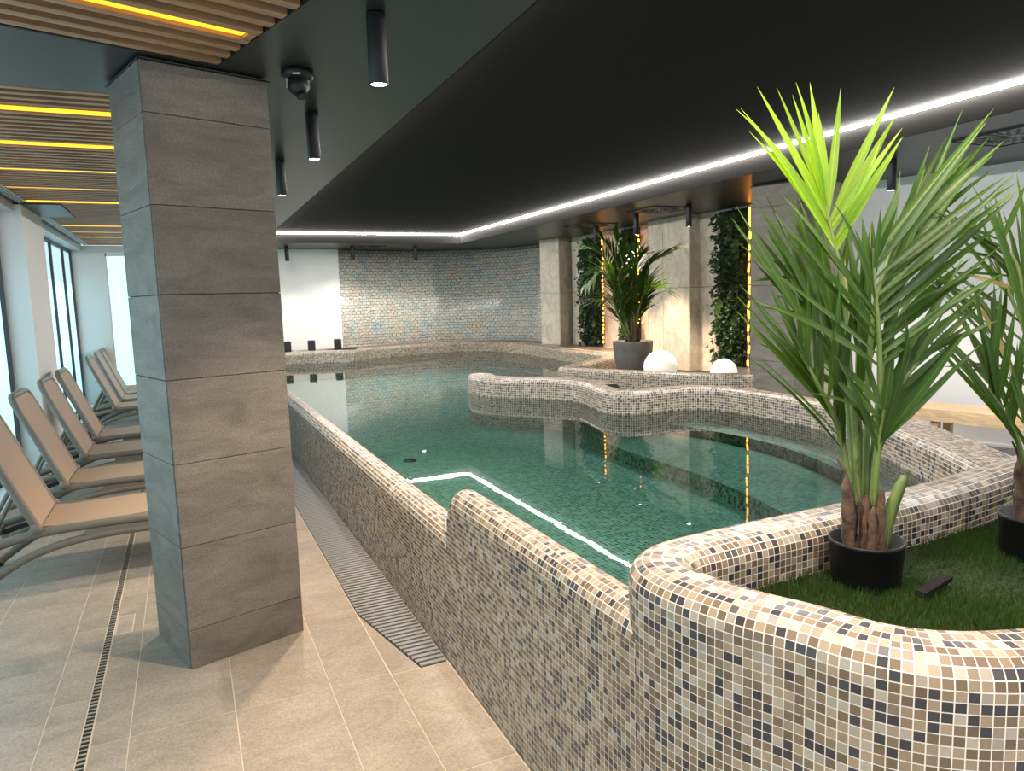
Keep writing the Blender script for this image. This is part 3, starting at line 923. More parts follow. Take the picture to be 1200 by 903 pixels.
# ledge along the far and niche side
lp1 = [(0.98, 12.97), (1.55, 12.92), (2.10, 12.79), (2.69, 12.62)]
lp2 = [(2.72, 12.72), (3.1, 13.02), (3.9, 13.34), (4.6, 13.50), (5.05, 13.42), (5.36, 13.10), (5.52, 12.5), (5.60, 11.8), (5.55, 11.0), (5.46, 10.2), (5.42, 9.4), (5.40, 8.9), (5.38, 8.5)]
for k, (lp, W) in enumerate(((lp1, 1.1), (lp2, 0.75))):
    P = resample(catmull(lp, 12), TS)
    nn = normals2(P, 1)
    pr = np.concatenate([curb_profile(0.0, ZB, 0.75, 0.05, -0.05 - TS * 4), [(-W, 0.80)]])
    pm.sheet(sweep(P, nn, pr), 'ledge')
pm.sheet(np.array([[(2.69, 12.62 + a * (13.6 - 12.62), z) for z in np.linspace(0.3, 0.8, 24)] for a in np.linspace(0, 1, 40)]), 'ledge_end')

bn = [(3.50, 6.35), (3.38, 5.95), (3.20, 5.45), (3.08, 4.95), (3.04, 4.4), (3.04, 3.8), (2.96, 3.2), (2.80, 2.6), (2.55, 1.9), (2.45, 1.6)]
bn = [tuple(p) for p in catmull(bn, 8)]
bn2 = [tuple(p) for p in catmull([(3.75, 5.0), (3.85, 4.6), (3.88, 4.1), (3.80, 3.6), (3.62, 3.1), (3.35, 2.6), (3.0, 2.0), (2.8, 1.7)], 8)]
for pth, za, zb2 in ((bn, ZB, 0.41), (bn2, 0.41, 0.49)):
    P = resample(np.array(pth), TS)
    pm.sheet(np.stack([np.concatenate([P - 0.003, np.full((len(P), 1), z)], 1) for z in np.linspace(za, zb2, int(round((zb2 - za) / TS)) + 1)], 1), 'bench_face', tint=(0.5, 1.05, 0.9))
pm.finish(300)

# basin floor and underwater bench
MB().prism([(0.98, 1.46), (2.9, 1.66), (3.45, 2.3), (4.1, 3.3), (4.28, 4.4), (5.0, 4.9), (5.1, 5.5), (5.4, 8.5), (5.55, 12.3), (5.2, 13.3), (4.4, 13.45), (2.7, 12.9), (0.98, 12.98)], ZB - 0.1, ZB).build('basin_floor', M['pool'], pool, LI)
MB().prism(bn + [(4.9, 1.4), (4.9, 6.4)], ZB, 0.41).build('underwater_bench', M['pool'], pool, LI)
MB().prism(bn2 + [(4.6, 1.6), (4.6, 5.2)], 0.41, 0.49).build('underwater_step', M['pool'], pool, LI)
MB().lathe([(0.0, 0.012), (0.05, 0.012), (0.056, 0.0)], (1.61, 5.66, ZB)).build('floor_drain', M['drain'], pool, LI)

# ------------------------------------------------------------------ niche planter (second tier)
npl = empty('niche_planter', (4.4, 6.6, 0.5), 'low curved mosaic planter wall holding the grey pot and globes before the limestone niche', 'planter')
LN = Vector((-4.4, -6.6, -0.5))
nm = Mosaic(npl)
fo = [(5.14, 5.43), (4.97, 5.50), (4.80, 5.62), (4.60, 5.88), (4.34, 6.42), (4.06, 7.02), (3.94, 7.30), (3.97, 7.45), (4.13, 7.60), (4.54, 7.91), (5.0, 8.25), (5.42, 8.56), (5.80, 8.72)]
P = smooth_path(resample(catmull(fo, 14), 0.01), 25)
nn = normals2(P, -1)
hw = 0.085
Cn = smooth_path(P - nn * hw, 60)
nn = normals2(Cn, -1)
c_, n_ = reparam(Cn, nn, hw, TS)
nm.sheet(sweep(c_, n_, curb_profile(hw, ZB, 0.75, 0.05, 0.0))[::-1], 'curb')
c_, n_ = reparam(Cn, -nn, 0.0, TS)
nm.sheet(sweep(c_, n_, curb_profile(hw, 0.58, 0.75, 0.05, 0.0)), 'curb_inside')
nm.finish(0)
bed = [tuple(p) for p in Cn[::10]] + [(6.17, 8.75), (6.17, 6.56), (5.6, 5.9)]
MB().prism(bed, 0.52, 0.60).build('bed', M['soil'], npl, LN)

# water surface, cut along the rims
rc = [tuple(p) for p in RIMC[::12]]
wp = [(1.06, 1.45), (2.0, 1.58), (2.9, 1.64)] + [p for p in rc[::-1] if 1.75 < p[1] < 4.45] + [(4.9, 4.75), (5.23, 5.06), (5.11, 5.45)] + [tuple(p) for p in Cn[8::10]] + [(6.18, 8.8), (6.2, 12.2), (5.6, 13.4), (4.2, 13.9), (1.06, 13.6)]
wm = MB().add([(x, y, WATER) for x, y in wp], [tuple(range(len(wp)))])
wt = wm.build('pool_water', M['water'])
tag(wt, 'clear green tinted still water filling the mosaic pool', 'water', kind='stuff')

# ------------------------------------------------------------------ near planter
pl = empty('mosaic_planter', (1.07, 1.48, 0), 'tall rounded mosaic planter in the right foreground filled with artificial turf and palms', 'planter')
LP = Vector((-1.07, -1.48, 0))
qm = Mosaic(pl)
cp = [(3.9, 1.80), (2.9, 1.645), (2.34, 1.565), (1.9, 1.535), (1.475, 1.525), (1.25, 1.515), (1.13, 1.50), (1.062, 1.455), (1.038, 1.38), (1.052, 1.27), (1.092, 1.15), (1.142, 1.05), (1.175, 0.95), (1.215, 0.885), (1.27, 0.835), (1.36, 0.785), (1.53, 0.73), (1.81, 0.69), (2.3, 0.665), (3.9, 0.65)]
cp = smooth_path(resample(catmull(cp, 16), 0.006), 40)
nn = normals2(cp, 1)
hw = 0.085
c_, n_ = reparam(cp, nn, hw, TS)
qm.sheet(sweep(c_, n_, curb_profile(hw, 0.0, 0.88, 0.055, 0.0)), 'planter_wall')
c_, n_ = reparam(cp, -nn, 0.0, TS)
qm.sheet(sweep(c_, n_, curb_profile(hw, 0.74, 0.88, 0.055, 0.0))[::-1], 'planter_inside')
qm.finish(300)
ZG = 0.79
turf_poly = [tuple(p) for p in cp[::20]]
MB().prism(turf_poly, ZG - 0.06, ZG).build('turf_base', M['turf'], pl, LP)
# blades
def inside(px, py, poly):
    res = np.zeros(len(px), bool)
    n = len(poly)
    for i in range(n):
        x1, y1 = poly[i]; x2, y2 = poly[(i + 1) % n]
        c = ((y1 > py) != (y2 > py)) & (px < (x2 - x1) * (py - y1) / (y2 - y1 + 1e-12) + x1)
        res ^= c
    return res
bx_ = rng.uniform(1.05, 3.3, 95000); by_ = rng.uniform(0.66, 1.7, 95000)
ok = inside(bx_, by_, turf_poly)
bx_, by_ = bx_[ok], by_[ok]
n = len(bx_)
ang = rng.uniform(0, 2 * PI, n); hh = rng.uniform(0.012, 0.030, n) * (0.85 + 0.4 * np.sin(bx_ * 9 + by_ * 5)); ln = rng.uniform(0.0, 0.018, n); wd = 0.0016
dx, dy = np.cos(ang), np.sin(ang)
lx, ly = np.cos(ang * 3.1) * ln, np.sin(ang * 3.1) * ln
z0 = np.full(n, ZG - 0.002)
V = np.stack([np.stack([bx_ - dx * wd, by_ - dy * wd, z0], 1), np.stack([bx_ + dx * wd, by_ + dy * wd, z0], 1), np.stack([bx_ + lx, by_ + ly, z0 + hh], 1)], 1).reshape(-1, 3) - np.array([1.07, 1.48, 0])
me = bpy.data.meshes.new('grass')
me.vertices.add(n * 3); me.vertices.foreach_set('co', V.astype(np.float32).ravel())
me.loops.add(n * 3); me.loops.foreach_set('vertex_index', np.arange(n * 3, dtype=np.int32))
me.polygons.add(n); me.polygons.foreach_set('loop_start', np.arange(0, n * 3, 3, dtype=np.int32))
me.polygons.foreach_set('use_smooth', [False] * n); me.materials.append(M['grass']); me.update(calc_edges=True)
go = bpy.data.objects.new('grass', me); link(go); go.parent = pl; go['kind'] = 'stuff'

st = empty('plastic_strip', (1.752, 1.200, 0.803), 'dark brown flat plastic strip lying on the turf in front of the right palm', 'strip', rz=math.radians(8))
MB().obox((-0.066, -0.014, 0.0), (0.135, 0, 0.012), (0, 0.028, 0), (0, 0, 0.012)).build('strip_body', M['stick'], st)
MB().obox((-0.0675, -0.010, 0.002), (0.004, 0, 0), (0, 0.020, 0), (0, 0, 0.008)).build('open_end', M['drain'], st)

# ------------------------------------------------------------------ palms
def leaflet_mesh(bend, fold, mat, seg=7, droop=0.0):
    # along +Y from 0 to 1, half width 1 in X, folded along the midrib
    vs = []; fs = []
    for i in range(seg + 1):
        t = i / seg
        w_ = (0.28 + 0.72 * min(1, t / 0.28)) * (1 - max(0, (t - 0.35) / 0.65) ** 1.7) + 0.012
        z = -bend * t * t - droop * max(0, t - 0.6) ** 2
        vs += [(-w_, t, z + fold * w_), (0, t, z), (w_, t, z + fold * w_)]
    for i in range(seg):
        a = i * 3
        fs += [(a, a + 1, a + 4, a + 3), (a + 1, a + 2, a + 5, a + 4)]
    mb = MB(); mb.add(vs, fs, True)
    return mb.mesh('leaflet', mat)
LM = {}
for mk in ('leaf', 'leaf_lit', 'leafd'):
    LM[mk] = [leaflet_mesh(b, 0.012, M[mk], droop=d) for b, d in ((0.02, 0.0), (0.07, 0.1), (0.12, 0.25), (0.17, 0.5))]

def leaflet_matrix(p, q, width, updir, bendk):
    d = Vector(q) - Vector(p)
    L = d.length
    y = d.normalized()
    upv = Vector(updir)
    x = y.cross(upv)
    if x.length < 1e-3: x = y.cross(Vector((1, 0, 0)))
    x.normalize()
    z = x.cross(y)
    # the mesh end drops by bend*L: raise the aim so that the tip lands on q
    y2 = (y * L + z * (bendk * L)).normalized()
    z2 = x.cross(y2)
    return Matrix(((x.x * width, y2.x * L, z2.x * L, p[0]), (x.y * width, y2.y * L, z2.y * L, p[1]), (x.z * width, y2.z * L, z2.z * L, p[2]), (0, 0, 0, 1)))

def polyat(P, t):
    P = [Vector(p) for p in P]
    L = [0]
    for a, b in zip(P[:-1], P[1:]): L.append(L[-1] + (b - a).length)
    s = t * L[-1]
    for i in range(len(P) - 1):
        if s <= L[i + 1] + 1e-9:
            return P[i].lerp(P[i + 1], (s - L[i]) / (L[i + 1] - L[i] + 1e-9))
    return P[-1]

BEND = (0.02, 0.07 + 0.016, 0.12 + 0.04, 0.17 + 0.08)
RV = Vector((0.909, -0.415, 0.0))
def palm(base, label, fronds, zrim, rr, lit, extra=2, seed=1, potz=None):
    rd = random.Random(seed)
    t = empty('potted_palm', base, label, 'palm', 'potted palms in the turf planter')
    B = Vector(base)
    h = zrim - base[2]
    pot = MB().lathe([(0.0, 0.0), (rr * 0.88, 0.0), (rr * 0.90, 0.006), (rr * 0.985, h - 0.012), (rr, h - 0.010), (rr, h), (rr * 0.95, h), (rr * 0.90, h - 0.05), (0.0, h - 0.05)], n=36).build('pot', M['pot_black'], t)
    MB().lathe([(rr * 0.905, 0.0), (rr * 0.8, 0.008), (0.0, 0.012)], (0, 0, h - 0.048), n=24).build('soil', M['soil'], t)
    # fibrous leaf bases
    for k, (ox, oy, hh_, r_) in enumerate(((-0.045, 0.0, 0.20, 0.019), (-0.022, 0.02, 0.18, 0.015), (0.004, 0.01, 0.15, 0.021), (0.022, -0.012, 0.17, 0.018), (-0.008, -0.028, 0.13, 0.014))):
        p0 = RV * ox + Vector((0, oy, h - 0.05))
        pts = []; rads = []
        for q in range(9):
            f = q / 8
            pts.append(p0 + RV * (0.35 * ox * f * f + rd.uniform(-.003, .003)) + Vector((0, rd.uniform(-.003, .003), hh_ * 1.12 * f)))
            rads.append(r_ * (1.0 - 0.45 * f ** 2) * rd.uniform(0.86, 1.12) if q < 8 else r_ * 0.25)
        lb = MB().tube(pts, rads, 9).build('leaf_base', M['husk'], t)
        fb = MB()
        for q in range(9):
            a_ = rd.uniform(0, 2 * PI); z0_ = rd.uniform(0.02, hh_ * 0.6)
            e0 = p0 + Vector((math.cos(a_) * r_ * 0.95, math.sin(a_) * r_ * 0.95, z0_))
            e1 = e0 + Vector((rd.uniform(-.008, .008), rd.uniform(-.008, .008), rd.uniform(0.06, 0.11)))
            fb.tube([e0, e0.lerp(e1, 0.5) + Vector((math.cos(a_) * .004, math.sin(a_) * .004, 0)), e1], [0.0016, 0.0016, 0.0006], 4)
        fb.build('fibres', M['husk'], lb)
    mb = MB().tube([RV * -0.05 + Vector((0, 0, h + 0.14)), RV * -0.065 + Vector((0, 0, h + 0.19)), RV * -0.085 + Vector((0, 0, h + 0.225))], [0.008, 0.006, 0.002], 6)
    mb.build('dry_husk', M['husk'], t)
    p0 = RV * 0.048 + Vector((0, 0, h - 0.05))
    mb = MB()
    cut = [(0.0, 0.014), (0.08, 0.019), (0.15, 0.020), (0.205, 0.017), (0.225, 0.004)]
    vs = []; fs = []
    for i, (z, w_) in enumerate(cut):
        o = p0 + RV * (0.05 * (z / 0.22) ** 2) + Vector((0, 0, z))
        vs += [o - RV * w_, o + Vector((0, 0.012, 0)), o + RV * w_, o - Vector((0, 0.008, 0))]
    for i in range(len(cut) - 1):
        for k in range(4):
            fs.append((i * 4 + k, i * 4 + (k + 1) % 4, i * 4 + 4 + (k + 1) % 4, i * 4 + 4 + k))
    mb.add(vs, fs, True).build('cut_stalk', M['stalk'], t)
    cnt = 0
    for fi, (nm_, rach, t0, tips) in enumerate(fronds):
        P = [Vector(p) - B for p in rach]
        P[0] = Vector((P[0].x * 0.6, P[0].y * 0.6, h - 0.05))
        cur = [Vector(p) for p in catmull([tuple(p) for p in P], 5)]
        n = len(cur)
        fr = MB().tube(cur, [0.0095 * (1 - 0.75 * i / (n - 1)) + 0.0012 for i in range(n)], 6).build('frond', M['stalk'], t)
        tp = [Vector(q) - B for q in tips]
        allt = []
        for i, q in enumerate(tp):
            allt.append((i / max(1, len(tp) - 1), q, False))
            if i + 1 < len(tp) and (tp[i + 1] - q).length < 0.28:
                for e in range(extra if nm_ != 'top' else 1 - i % 2):
                    f = (e + 1) / (extra + 1)
                    mid_ = q.lerp(tp[i + 1], f) * (1 - 0.04 * rd.random()) + Vector((rd.uniform(-.03, .03), rd.uniform(-.05, .05), rd.uniform(-.05, .02)))
                    allt.append(((i + f) / max(1, len(tp) - 1), mid_, True))
        for k, (f, q, ex) in enumerate(allt):
            # the outermost leaflets of the fan start at the lower part of the rachis, the middle ones at its end
            tt_ = t0 + (1 - t0) * (1 - abs(2 * f - 1) ** 1.2) * 0.97
            p = polyat(cur, min(0.995, tt_))
            L = (q - p).length
            if L < 0.05: continue
            side = (q - p).normalized()
            updir = Vector((0, 0, 1)) * 0.6 + Vector((-0.41, -0.9, 0.12)) * rd.uniform(0.3, 1.1)
            kk = rd.choice((0, 0, 1, 1, 2)) if L > 0.2 else rd.choice((0, 1))
            key = 'leaf_lit' if (nm_ in lit) else 'leaf'
            if rd.random() < 0.02: key = 'leafd'
            wd = min(0.0128, 0.0045 + L * 0.023) * rd.uniform(0.8, 1.15)
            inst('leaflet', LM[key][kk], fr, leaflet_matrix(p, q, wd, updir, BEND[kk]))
            cnt += 1
    return t, cnt
PALM_A=[('top', [(1.705, 1.393, 0.916), (1.714, 1.434, 1.26), (1.731, 1.493, 1.598), (1.718, 1.535, 1.791), (1.709, 1.546, 1.845)], 0.86, [(1.466, 1.625, 2.114), (1.499, 1.678, 2.125), (1.591, 1.693, 2.052), (1.535, 1.636, 2.183), (1.632, 1.66, 2.196), (1.613, 1.567, 2.181), (1.698, 1.598, 2.199), (1.829, 1.604, 2.196), (1.891, 1.473, 2.169), (1.945, 1.507, 2.103), (1.874, 1.428, 2.022), (1.866, 1.497, 2.012)]), ('center', [(1.711, 1.37, 0.927), (1.707, 1.344, 1.224), (1.69, 1.338, 1.459), (1.682, 1.347, 1.585), (1.686, 1.362, 1.709)], 0.62, [(1.336, 1.437, 1.58), (1.424, 1.494, 1.811), (1.52, 1.524, 1.867), (1.571, 1.397, 1.833), (1.688, 1.407, 1.811), (1.661, 1.321, 1.815), (1.768, 1.348, 1.883), (2.071, 1.303, 2.083), (1.958, 1.248, 2.028), (2.088, 1.235, 1.878), (2.0, 1.179, 1.9), (2.027, 1.216, 1.777), (2.053, 1.261, 1.702), (1.891, 1.223, 1.611)]), ('low left', [(1.694, 1.402, 0.946), (1.634, 1.407, 1.198), (1.542, 1.415, 1.36), (1.487, 1.43, 1.455)], 0.45, [(1.316, 1.439, 1.441), (1.35, 1.51, 1.594), (1.403, 1.556, 1.624), (1.377, 1.456, 1.525), (1.454, 1.5, 1.623), (1.415, 1.415, 1.604), (1.529, 1.435, 1.64), (1.597, 1.469, 1.624), (1.585, 1.377, 1.648), (1.663, 1.401, 1.586), (1.53, 1.352, 1.511)]), ('low right', [(1.747, 1.381, 0.968), (1.74, 1.362, 1.219), (1.764, 1.332, 1.327), (1.828, 1.294, 1.431)], 0.5, [(1.878, 1.214, 1.499), (1.915, 1.26, 1.469), (1.909, 1.339, 1.548), (1.917, 1.231, 1.507), (1.998, 1.266, 1.552), (1.722, 1.29, 1.538), (1.732, 1.347, 1.503), (2.02, 1.275, 1.44)]), ('front', [(1.697, 1.349, 0.972), (1.684, 1.324, 1.159), (1.688, 1.315, 1.277)], 0.7, [(1.53, 1.341, 1.434), (1.544, 1.398, 1.407), (1.682, 1.414, 1.504), (1.479, 1.384, 1.333), (1.757, 1.345, 1.491), (1.711, 1.266, 1.483)]), ('mid left', [(1.715, 1.417, 0.964), (1.739, 1.487, 1.326), (1.705, 1.563, 1.538), (1.664, 1.621, 1.674)], 0.5, [(1.482, 1.661, 1.854), (1.516, 1.706, 1.806), (1.568, 1.741, 1.751), (1.551, 1.666, 1.876), (1.62, 1.692, 1.806), (1.578, 1.616, 1.839), (1.549, 1.668, 1.632), (1.647, 1.7, 1.71), (1.522, 1.638, 1.562), (1.701, 1.652, 1.783), (1.698, 1.546, 1.724), (1.81, 1.559, 1.7)]), ('mid right', [(1.767, 1.425, 0.953), (1.889, 1.479, 1.367), (2.029, 1.499, 1.579), (2.103, 1.501, 1.682)], 0.45, [(2.145, 1.417, 1.689), (2.306, 1.398, 1.597), (2.337, 1.46, 1.665), (2.231, 1.426, 1.805), (2.265, 1.431, 1.453), (2.214, 1.364, 1.521), (2.165, 1.488, 1.798), (2.215, 1.476, 1.373), (2.01, 1.512, 1.696), (2.024, 1.565, 1.647)]), ('back right', [(1.769, 1.435, 0.951), (1.86, 1.502, 1.444), (1.952, 1.518, 1.709), (2.026, 1.514, 1.849)], 0.6, [(2.134, 1.434, 2.117), (2.244, 1.448, 2.099), (2.326, 1.472, 2.06), (2.24, 1.402, 1.99), (2.175, 1.507, 2.057), (2.039, 1.464, 2.015), (2.08, 1.504, 1.963), (2.064, 1.578, 1.962), (2.178, 1.424, 1.941), (2.186, 1.479, 1.887)]), ('back left', [(1.793, 1.466, 0.938), (1.862, 1.612, 1.44), (1.868, 1.7, 1.709)], 0.5, [(1.672, 1.748, 1.909), (1.781, 1.77, 1.943), (1.882, 1.797, 1.992), (1.712, 1.752, 1.819), (1.797, 1.74, 1.521), (1.921, 1.626, 1.835), (1.999, 1.64, 1.704), (1.699, 1.807, 1.44)]), ('core', [(1.803, 1.462, 0.938), (1.862, 1.546, 1.364), (1.892, 1.563, 1.597)], 0.4, [(1.733, 1.583, 1.701), (1.997, 1.532, 1.723), (1.863, 1.671, 1.813), (1.954, 1.532, 1.824), (1.936, 1.608, 1.833), (1.675, 1.59, 1.552), (2.056, 1.485, 1.565), (1.732, 1.675, 1.39), (2.03, 1.447, 1.437)])]
PALM_B=[('upper', [(2.275, 1.243, 0.871), (2.294, 1.29, 1.302), (2.286, 1.336, 1.618), (2.247, 1.366, 1.718), (2.228, 1.382, 1.767)], 0.55, [(2.108, 1.387, 1.9), (2.299, 1.371, 1.933), (2.116, 1.512, 1.874), (2.011, 1.455, 1.834), (2.094, 1.481, 1.809), (2.257, 1.319, 1.893), (2.093, 1.436, 1.716), (2.158, 1.463, 1.646), (2.344, 1.304, 1.83), (2.434, 1.323, 1.779)]), ('low left', [(2.268, 1.246, 0.871), (2.208, 1.258, 1.097), (2.155, 1.276, 1.217), (2.091, 1.294, 1.305)], 0.55, [(1.887, 1.347, 1.509), (1.975, 1.37, 1.48), (2.084, 1.396, 1.551), (2.044, 1.322, 1.611), (2.162, 1.336, 1.61), (2.114, 1.235, 1.442), (2.198, 1.268, 1.473), (2.055, 1.391, 1.413)]), ('mid left', [(2.273, 1.244, 0.871), (2.302, 1.303, 1.17), (2.295, 1.352, 1.349), (2.263, 1.391, 1.454)], 0.5, [(2.02, 1.443, 1.515), (2.18, 1.449, 1.611), (2.274, 1.47, 1.586), (2.214, 1.393, 1.557), (2.343, 1.408, 1.609), (2.054, 1.407, 1.361), (2.101, 1.461, 1.433), (2.433, 1.397, 1.581)]), ('mid back', [(2.333, 1.269, 0.854), (2.467, 1.375, 1.281), (2.477, 1.458, 1.526), (2.432, 1.519, 1.667)], 0.45, [(2.2, 1.566, 1.726), (2.236, 1.602, 1.618), (2.374, 1.632, 1.817), (2.34, 1.553, 1.862), (2.495, 1.556, 1.909), (2.46, 1.465, 1.854), (2.295, 1.567, 1.56)]), ('right', [(2.296, 1.233, 0.87), (2.376, 1.253, 1.3), (2.467, 1.248, 1.576), (2.558, 1.223, 1.7)], 0.45, [(2.682, 1.087, 1.592), (2.75, 1.146, 1.77), (2.739, 1.232, 1.882), (2.541, 1.23, 1.949), (2.539, 1.293, 1.91), (2.358, 1.26, 1.801), (2.61, 1.17, 1.47), (2.583, 1.241, 1.417)]), ('right low', [(2.244, 1.203, 0.887), (2.263, 1.173, 1.144), (2.305, 1.119, 1.294), (2.373, 1.094, 1.339)], 0.4, [(2.473, 0.989, 1.387), (2.514, 1.048, 1.476), (2.506, 1.127, 1.548), (2.309, 1.115, 1.53), (2.308, 1.172, 1.458), (2.378, 1.014, 1.252)]), ('front', [(2.235, 1.207, 0.887), (2.16, 1.192, 1.103), (2.143, 1.175, 1.253)], 0.55, [(2.0, 1.191, 1.381), (2.101, 1.222, 1.466), (2.255, 1.22, 1.472), (2.204, 1.137, 1.418), (2.053, 1.252, 1.276)])]
PALM_C=[[(4.922, 7.37, 1.031), (4.78, 7.402, 1.625), (4.597, 7.411, 1.903), (4.329, 7.4, 1.736)], [(4.932, 7.366, 1.03), (4.839, 7.493, 1.677), (4.773, 7.689, 2.102), (4.571, 7.796, 2.225)], [(4.951, 7.357, 1.03), (4.966, 7.553, 1.728), (4.9, 7.692, 2.144), (4.781, 7.833, 2.386)], [(4.96, 7.353, 1.029), (5.01, 7.526, 1.674), (5.002, 7.639, 2.088), (4.965, 7.749, 2.38)], [(4.989, 7.34, 1.028), (5.063, 7.384, 1.618), (5.173, 7.322, 1.954), (5.431, 7.175, 2.137)], [(4.998, 7.336, 1.028), (5.021, 7.272, 1.463), (5.099, 7.152, 1.663), (5.226, 7.039, 1.658)], [(4.941, 7.362, 1.03), (4.779, 7.369, 1.369), (4.664, 7.335, 1.556), (4.481, 7.308, 1.561)], [(4.97, 7.349, 1.029), (4.926, 7.329, 1.569), (4.958, 7.299, 1.873), (4.982, 7.259, 2.073)], [(4.96, 7.353, 1.029), (4.811, 7.306, 1.419), (4.738, 7.262, 1.674), (4.657, 7.207, 1.823)], [(4.989, 7.34, 1.028), (4.985, 7.275, 1.362), (5.003, 7.189, 1.616), (5.083, 7.179, 1.816)], [(4.979, 7.344, 1.029), (5.096, 7.542, 1.673), (5.254, 7.581, 2.094), (5.404, 7.574, 2.135)]]
pa, na = palm((1.66, 1.335, 0.79), 'tall palm in a black plastic pot on the turf, light painted on its top leaves', PALM_A, 0.920, 0.097, ('top',), 1, 3)
pb, nb2 = palm((2.26, 1.24, 0.79), 'potted palm in a black plastic pot at the right edge of the turf planter', PALM_B, 0.920, 0.097, (), 1, 5)

# niche palm in a grey pot
npb = Vector((4.995, 7.395, 0.60))
t3 = empty('potted_palm', npb, 'bushy dark green palm in a round grey clay pot in the limestone niche', 'palm')
pr_ = [(0.0, 0.0), (0.172, 0.0), (0.182, 0.01), (0.214, 0.16), (0.238, 0.33), (0.245, 0.425), (0.245, 0.455), (0.220, 0.455), (0.212, 0.40), (0.0, 0.39)]
MB().lathe(pr_, n=40).build('pot', M['pot_grey'], t3)
MB().lathe([(0.21, 0.392), (0.1, 0.405), (0.0, 0.41)], n=24).build('soil', M['soil'], t3)
rd = random.Random(11)
for fi, rach in enumerate(PALM_C):
    P = [Vector(p) - npb for p in rach]
    P[0] = Vector((P[0].x * 0.5, P[0].y * 0.5, 0.40))
    cur = [Vector(p) for p in catmull([tuple(p) for p in P], 8)]
    n = len(cur)
    fr = MB().tube(cur, [0.012 * (1 - 0.8 * i / (n - 1)) + 0.002 for i in range(n)], 5).build('frond', M['stalk'], t3)
    mb = MB()
    for i in range(int(n * 0.33), n):
        for e in range(2):
            f = (i + e * 0.5) / (n - 1)
            if f > 1: continue
            p = polyat(cur, f); tg = (polyat(cur, min(1, f + 0.02)) - polyat(cur, max(0, f - 0.02))).normalized()
            for s_ in (-1, 1):
                sd = tg.cross(Vector((0, 0, 1)))
                if sd.length < 0.2: sd = RV.copy()
                sd = sd.normalized() * s_
                a = rd.uniform(0.5, 0.8)
                d = (sd * a + tg * (1 - a * 0.35) + Vector((0, 0, rd.uniform(-0.25, 0.2)))).normalized()
                L = 0.44 * (1 - 0.35 * abs(2 * f - 1.2)) * rd.uniform(0.8, 1.1)
                q = p + d * L + Vector((0, 0, -0.10 * L))
                x = d.cross(Vector((0.1, -0.3, 1))).normalized() * 0.013
                md = p + d * (L * 0.45) + Vector((0, 0, 0.01))
                mb.add([p - x * 0.3, p + x * 0.3, md + x, q, md - x], [(0, 1, 2, 4), (4, 2, 3)])
    mb.build('leaflets', M['leaf_small'], fr)
for k in range(7):
    a = k * 0.9
    p0 = Vector((0.07 * math.cos(a), 0.07 * math.sin(a), 0.40))
    MB().tube([p0, p0 * 1.2 + Vector((0, 0, 0.1)), p0 * 1.4 + Vector((0, 0, 0.12 + 0.03 * (k % 3)))], [0.022, 0.018, 0.005], 7).build('leaf_base', M['husk'], t3)

# ------------------------------------------------------------------ green wall strips
def green_wall(y0, y1, x, z0, z1, label, seed, dens):
    rd = np.random.default_rng(seed)
    g = empty('green_wall_strip', (x, (y0 + y1) / 2, z0), label, 'green wall', 'vertical strips of artificial foliage in the niche')
    off = np.array([x, (y0 + y1) / 2, z0])
    hw_ = (y1 - y0) / 2
    MB().box((-0.0, -hw_ * 0.85, 0), (0.02, hw_ * 0.85, z1 - z0)).build('backing_board', M['ivyd'], g)
    n = int(dens * (y1 - y0) * (z1 - z0))
    py = rd.uniform(-hw_, hw_, n) * rd.uniform(0.75, 1.06, n); pz = rd.uniform(0.02, z1 - z0 - 0.03, n); px = -rd.uniform(0.01, 0.13, n) * (0.6 + 0.5 * np.sin(pz * 7 + py * 9) ** 2)
    V = []; Fc = []
    mb = MB()
    for i in range(n):
        L = rd.uniform(0.04, 0.08); W = L * rd.uniform(0.28, 0.42)
        d = Vector((-rd.uniform(0.1, 0.9), rd.normal(0, 0.7), rd.normal(-0.1, 0.6))).normalized()
        sx = d.cross(Vector((rd.normal(), rd.normal(), rd.normal()))).normalized()
        nz = sx.cross(d)
        p = Vector((px[i], py[i], pz[i]))
        a = p + d * (L * 0.45)
        mb.add([p, a + sx * W + nz * 0.006, p + d * L, a - sx * W + nz * 0.006, a - nz * 0.004], [(0, 1, 4), (1, 2, 4), (2, 3, 4), (3, 0, 4)])
    o = mb.build('foliage', M['ivy'], g); o['kind'] = 'stuff'
    # a few big rosettes that show as leaves of their own
    for k in range(int(6 * (z1 - z0))):
        c = Vector((-0.11, rd.uniform(-hw_ * 0.7, hw_ * 0.7), rd.uniform(0.1, z1 - z0 - 0.1)))
        mb = MB()
        for j in range(7):
            an = j * 2 * PI / 7 + rd.uniform(-.2, .2)
            d = Vector((-0.35, math.cos(an), math.sin(an))).normalized()
            sx = d.cross(Vector((-1, 0, 0))).normalized()
            L = 0.085
            mb.add([c, c + d * L * 0.5 + sx * 0.025, c + d * L, c + d * L * 0.5 - sx * 0.025], [(0, 1, 2), (0, 2, 3)])
        mb.build('rosette', M['leaf_small'], g)
    return g
green_wall(9.93, 10.60, 6.16, 0.80, 2.56, 'narrow strip of dark artificial foliage on the limestone wall, left of the niche palm', 21, 1700)
green_wall(8.88, 9.37, 6.16, 0.80, 2.60, 'strip of artificial foliage half hidden behind the niche palm', 22, 1700)
green_wall(6.66, 7.22, 6.16, 0.70, 2.60, 'wide strip of artificial foliage at the right end of the niche beside the grey column', 23, 1900)

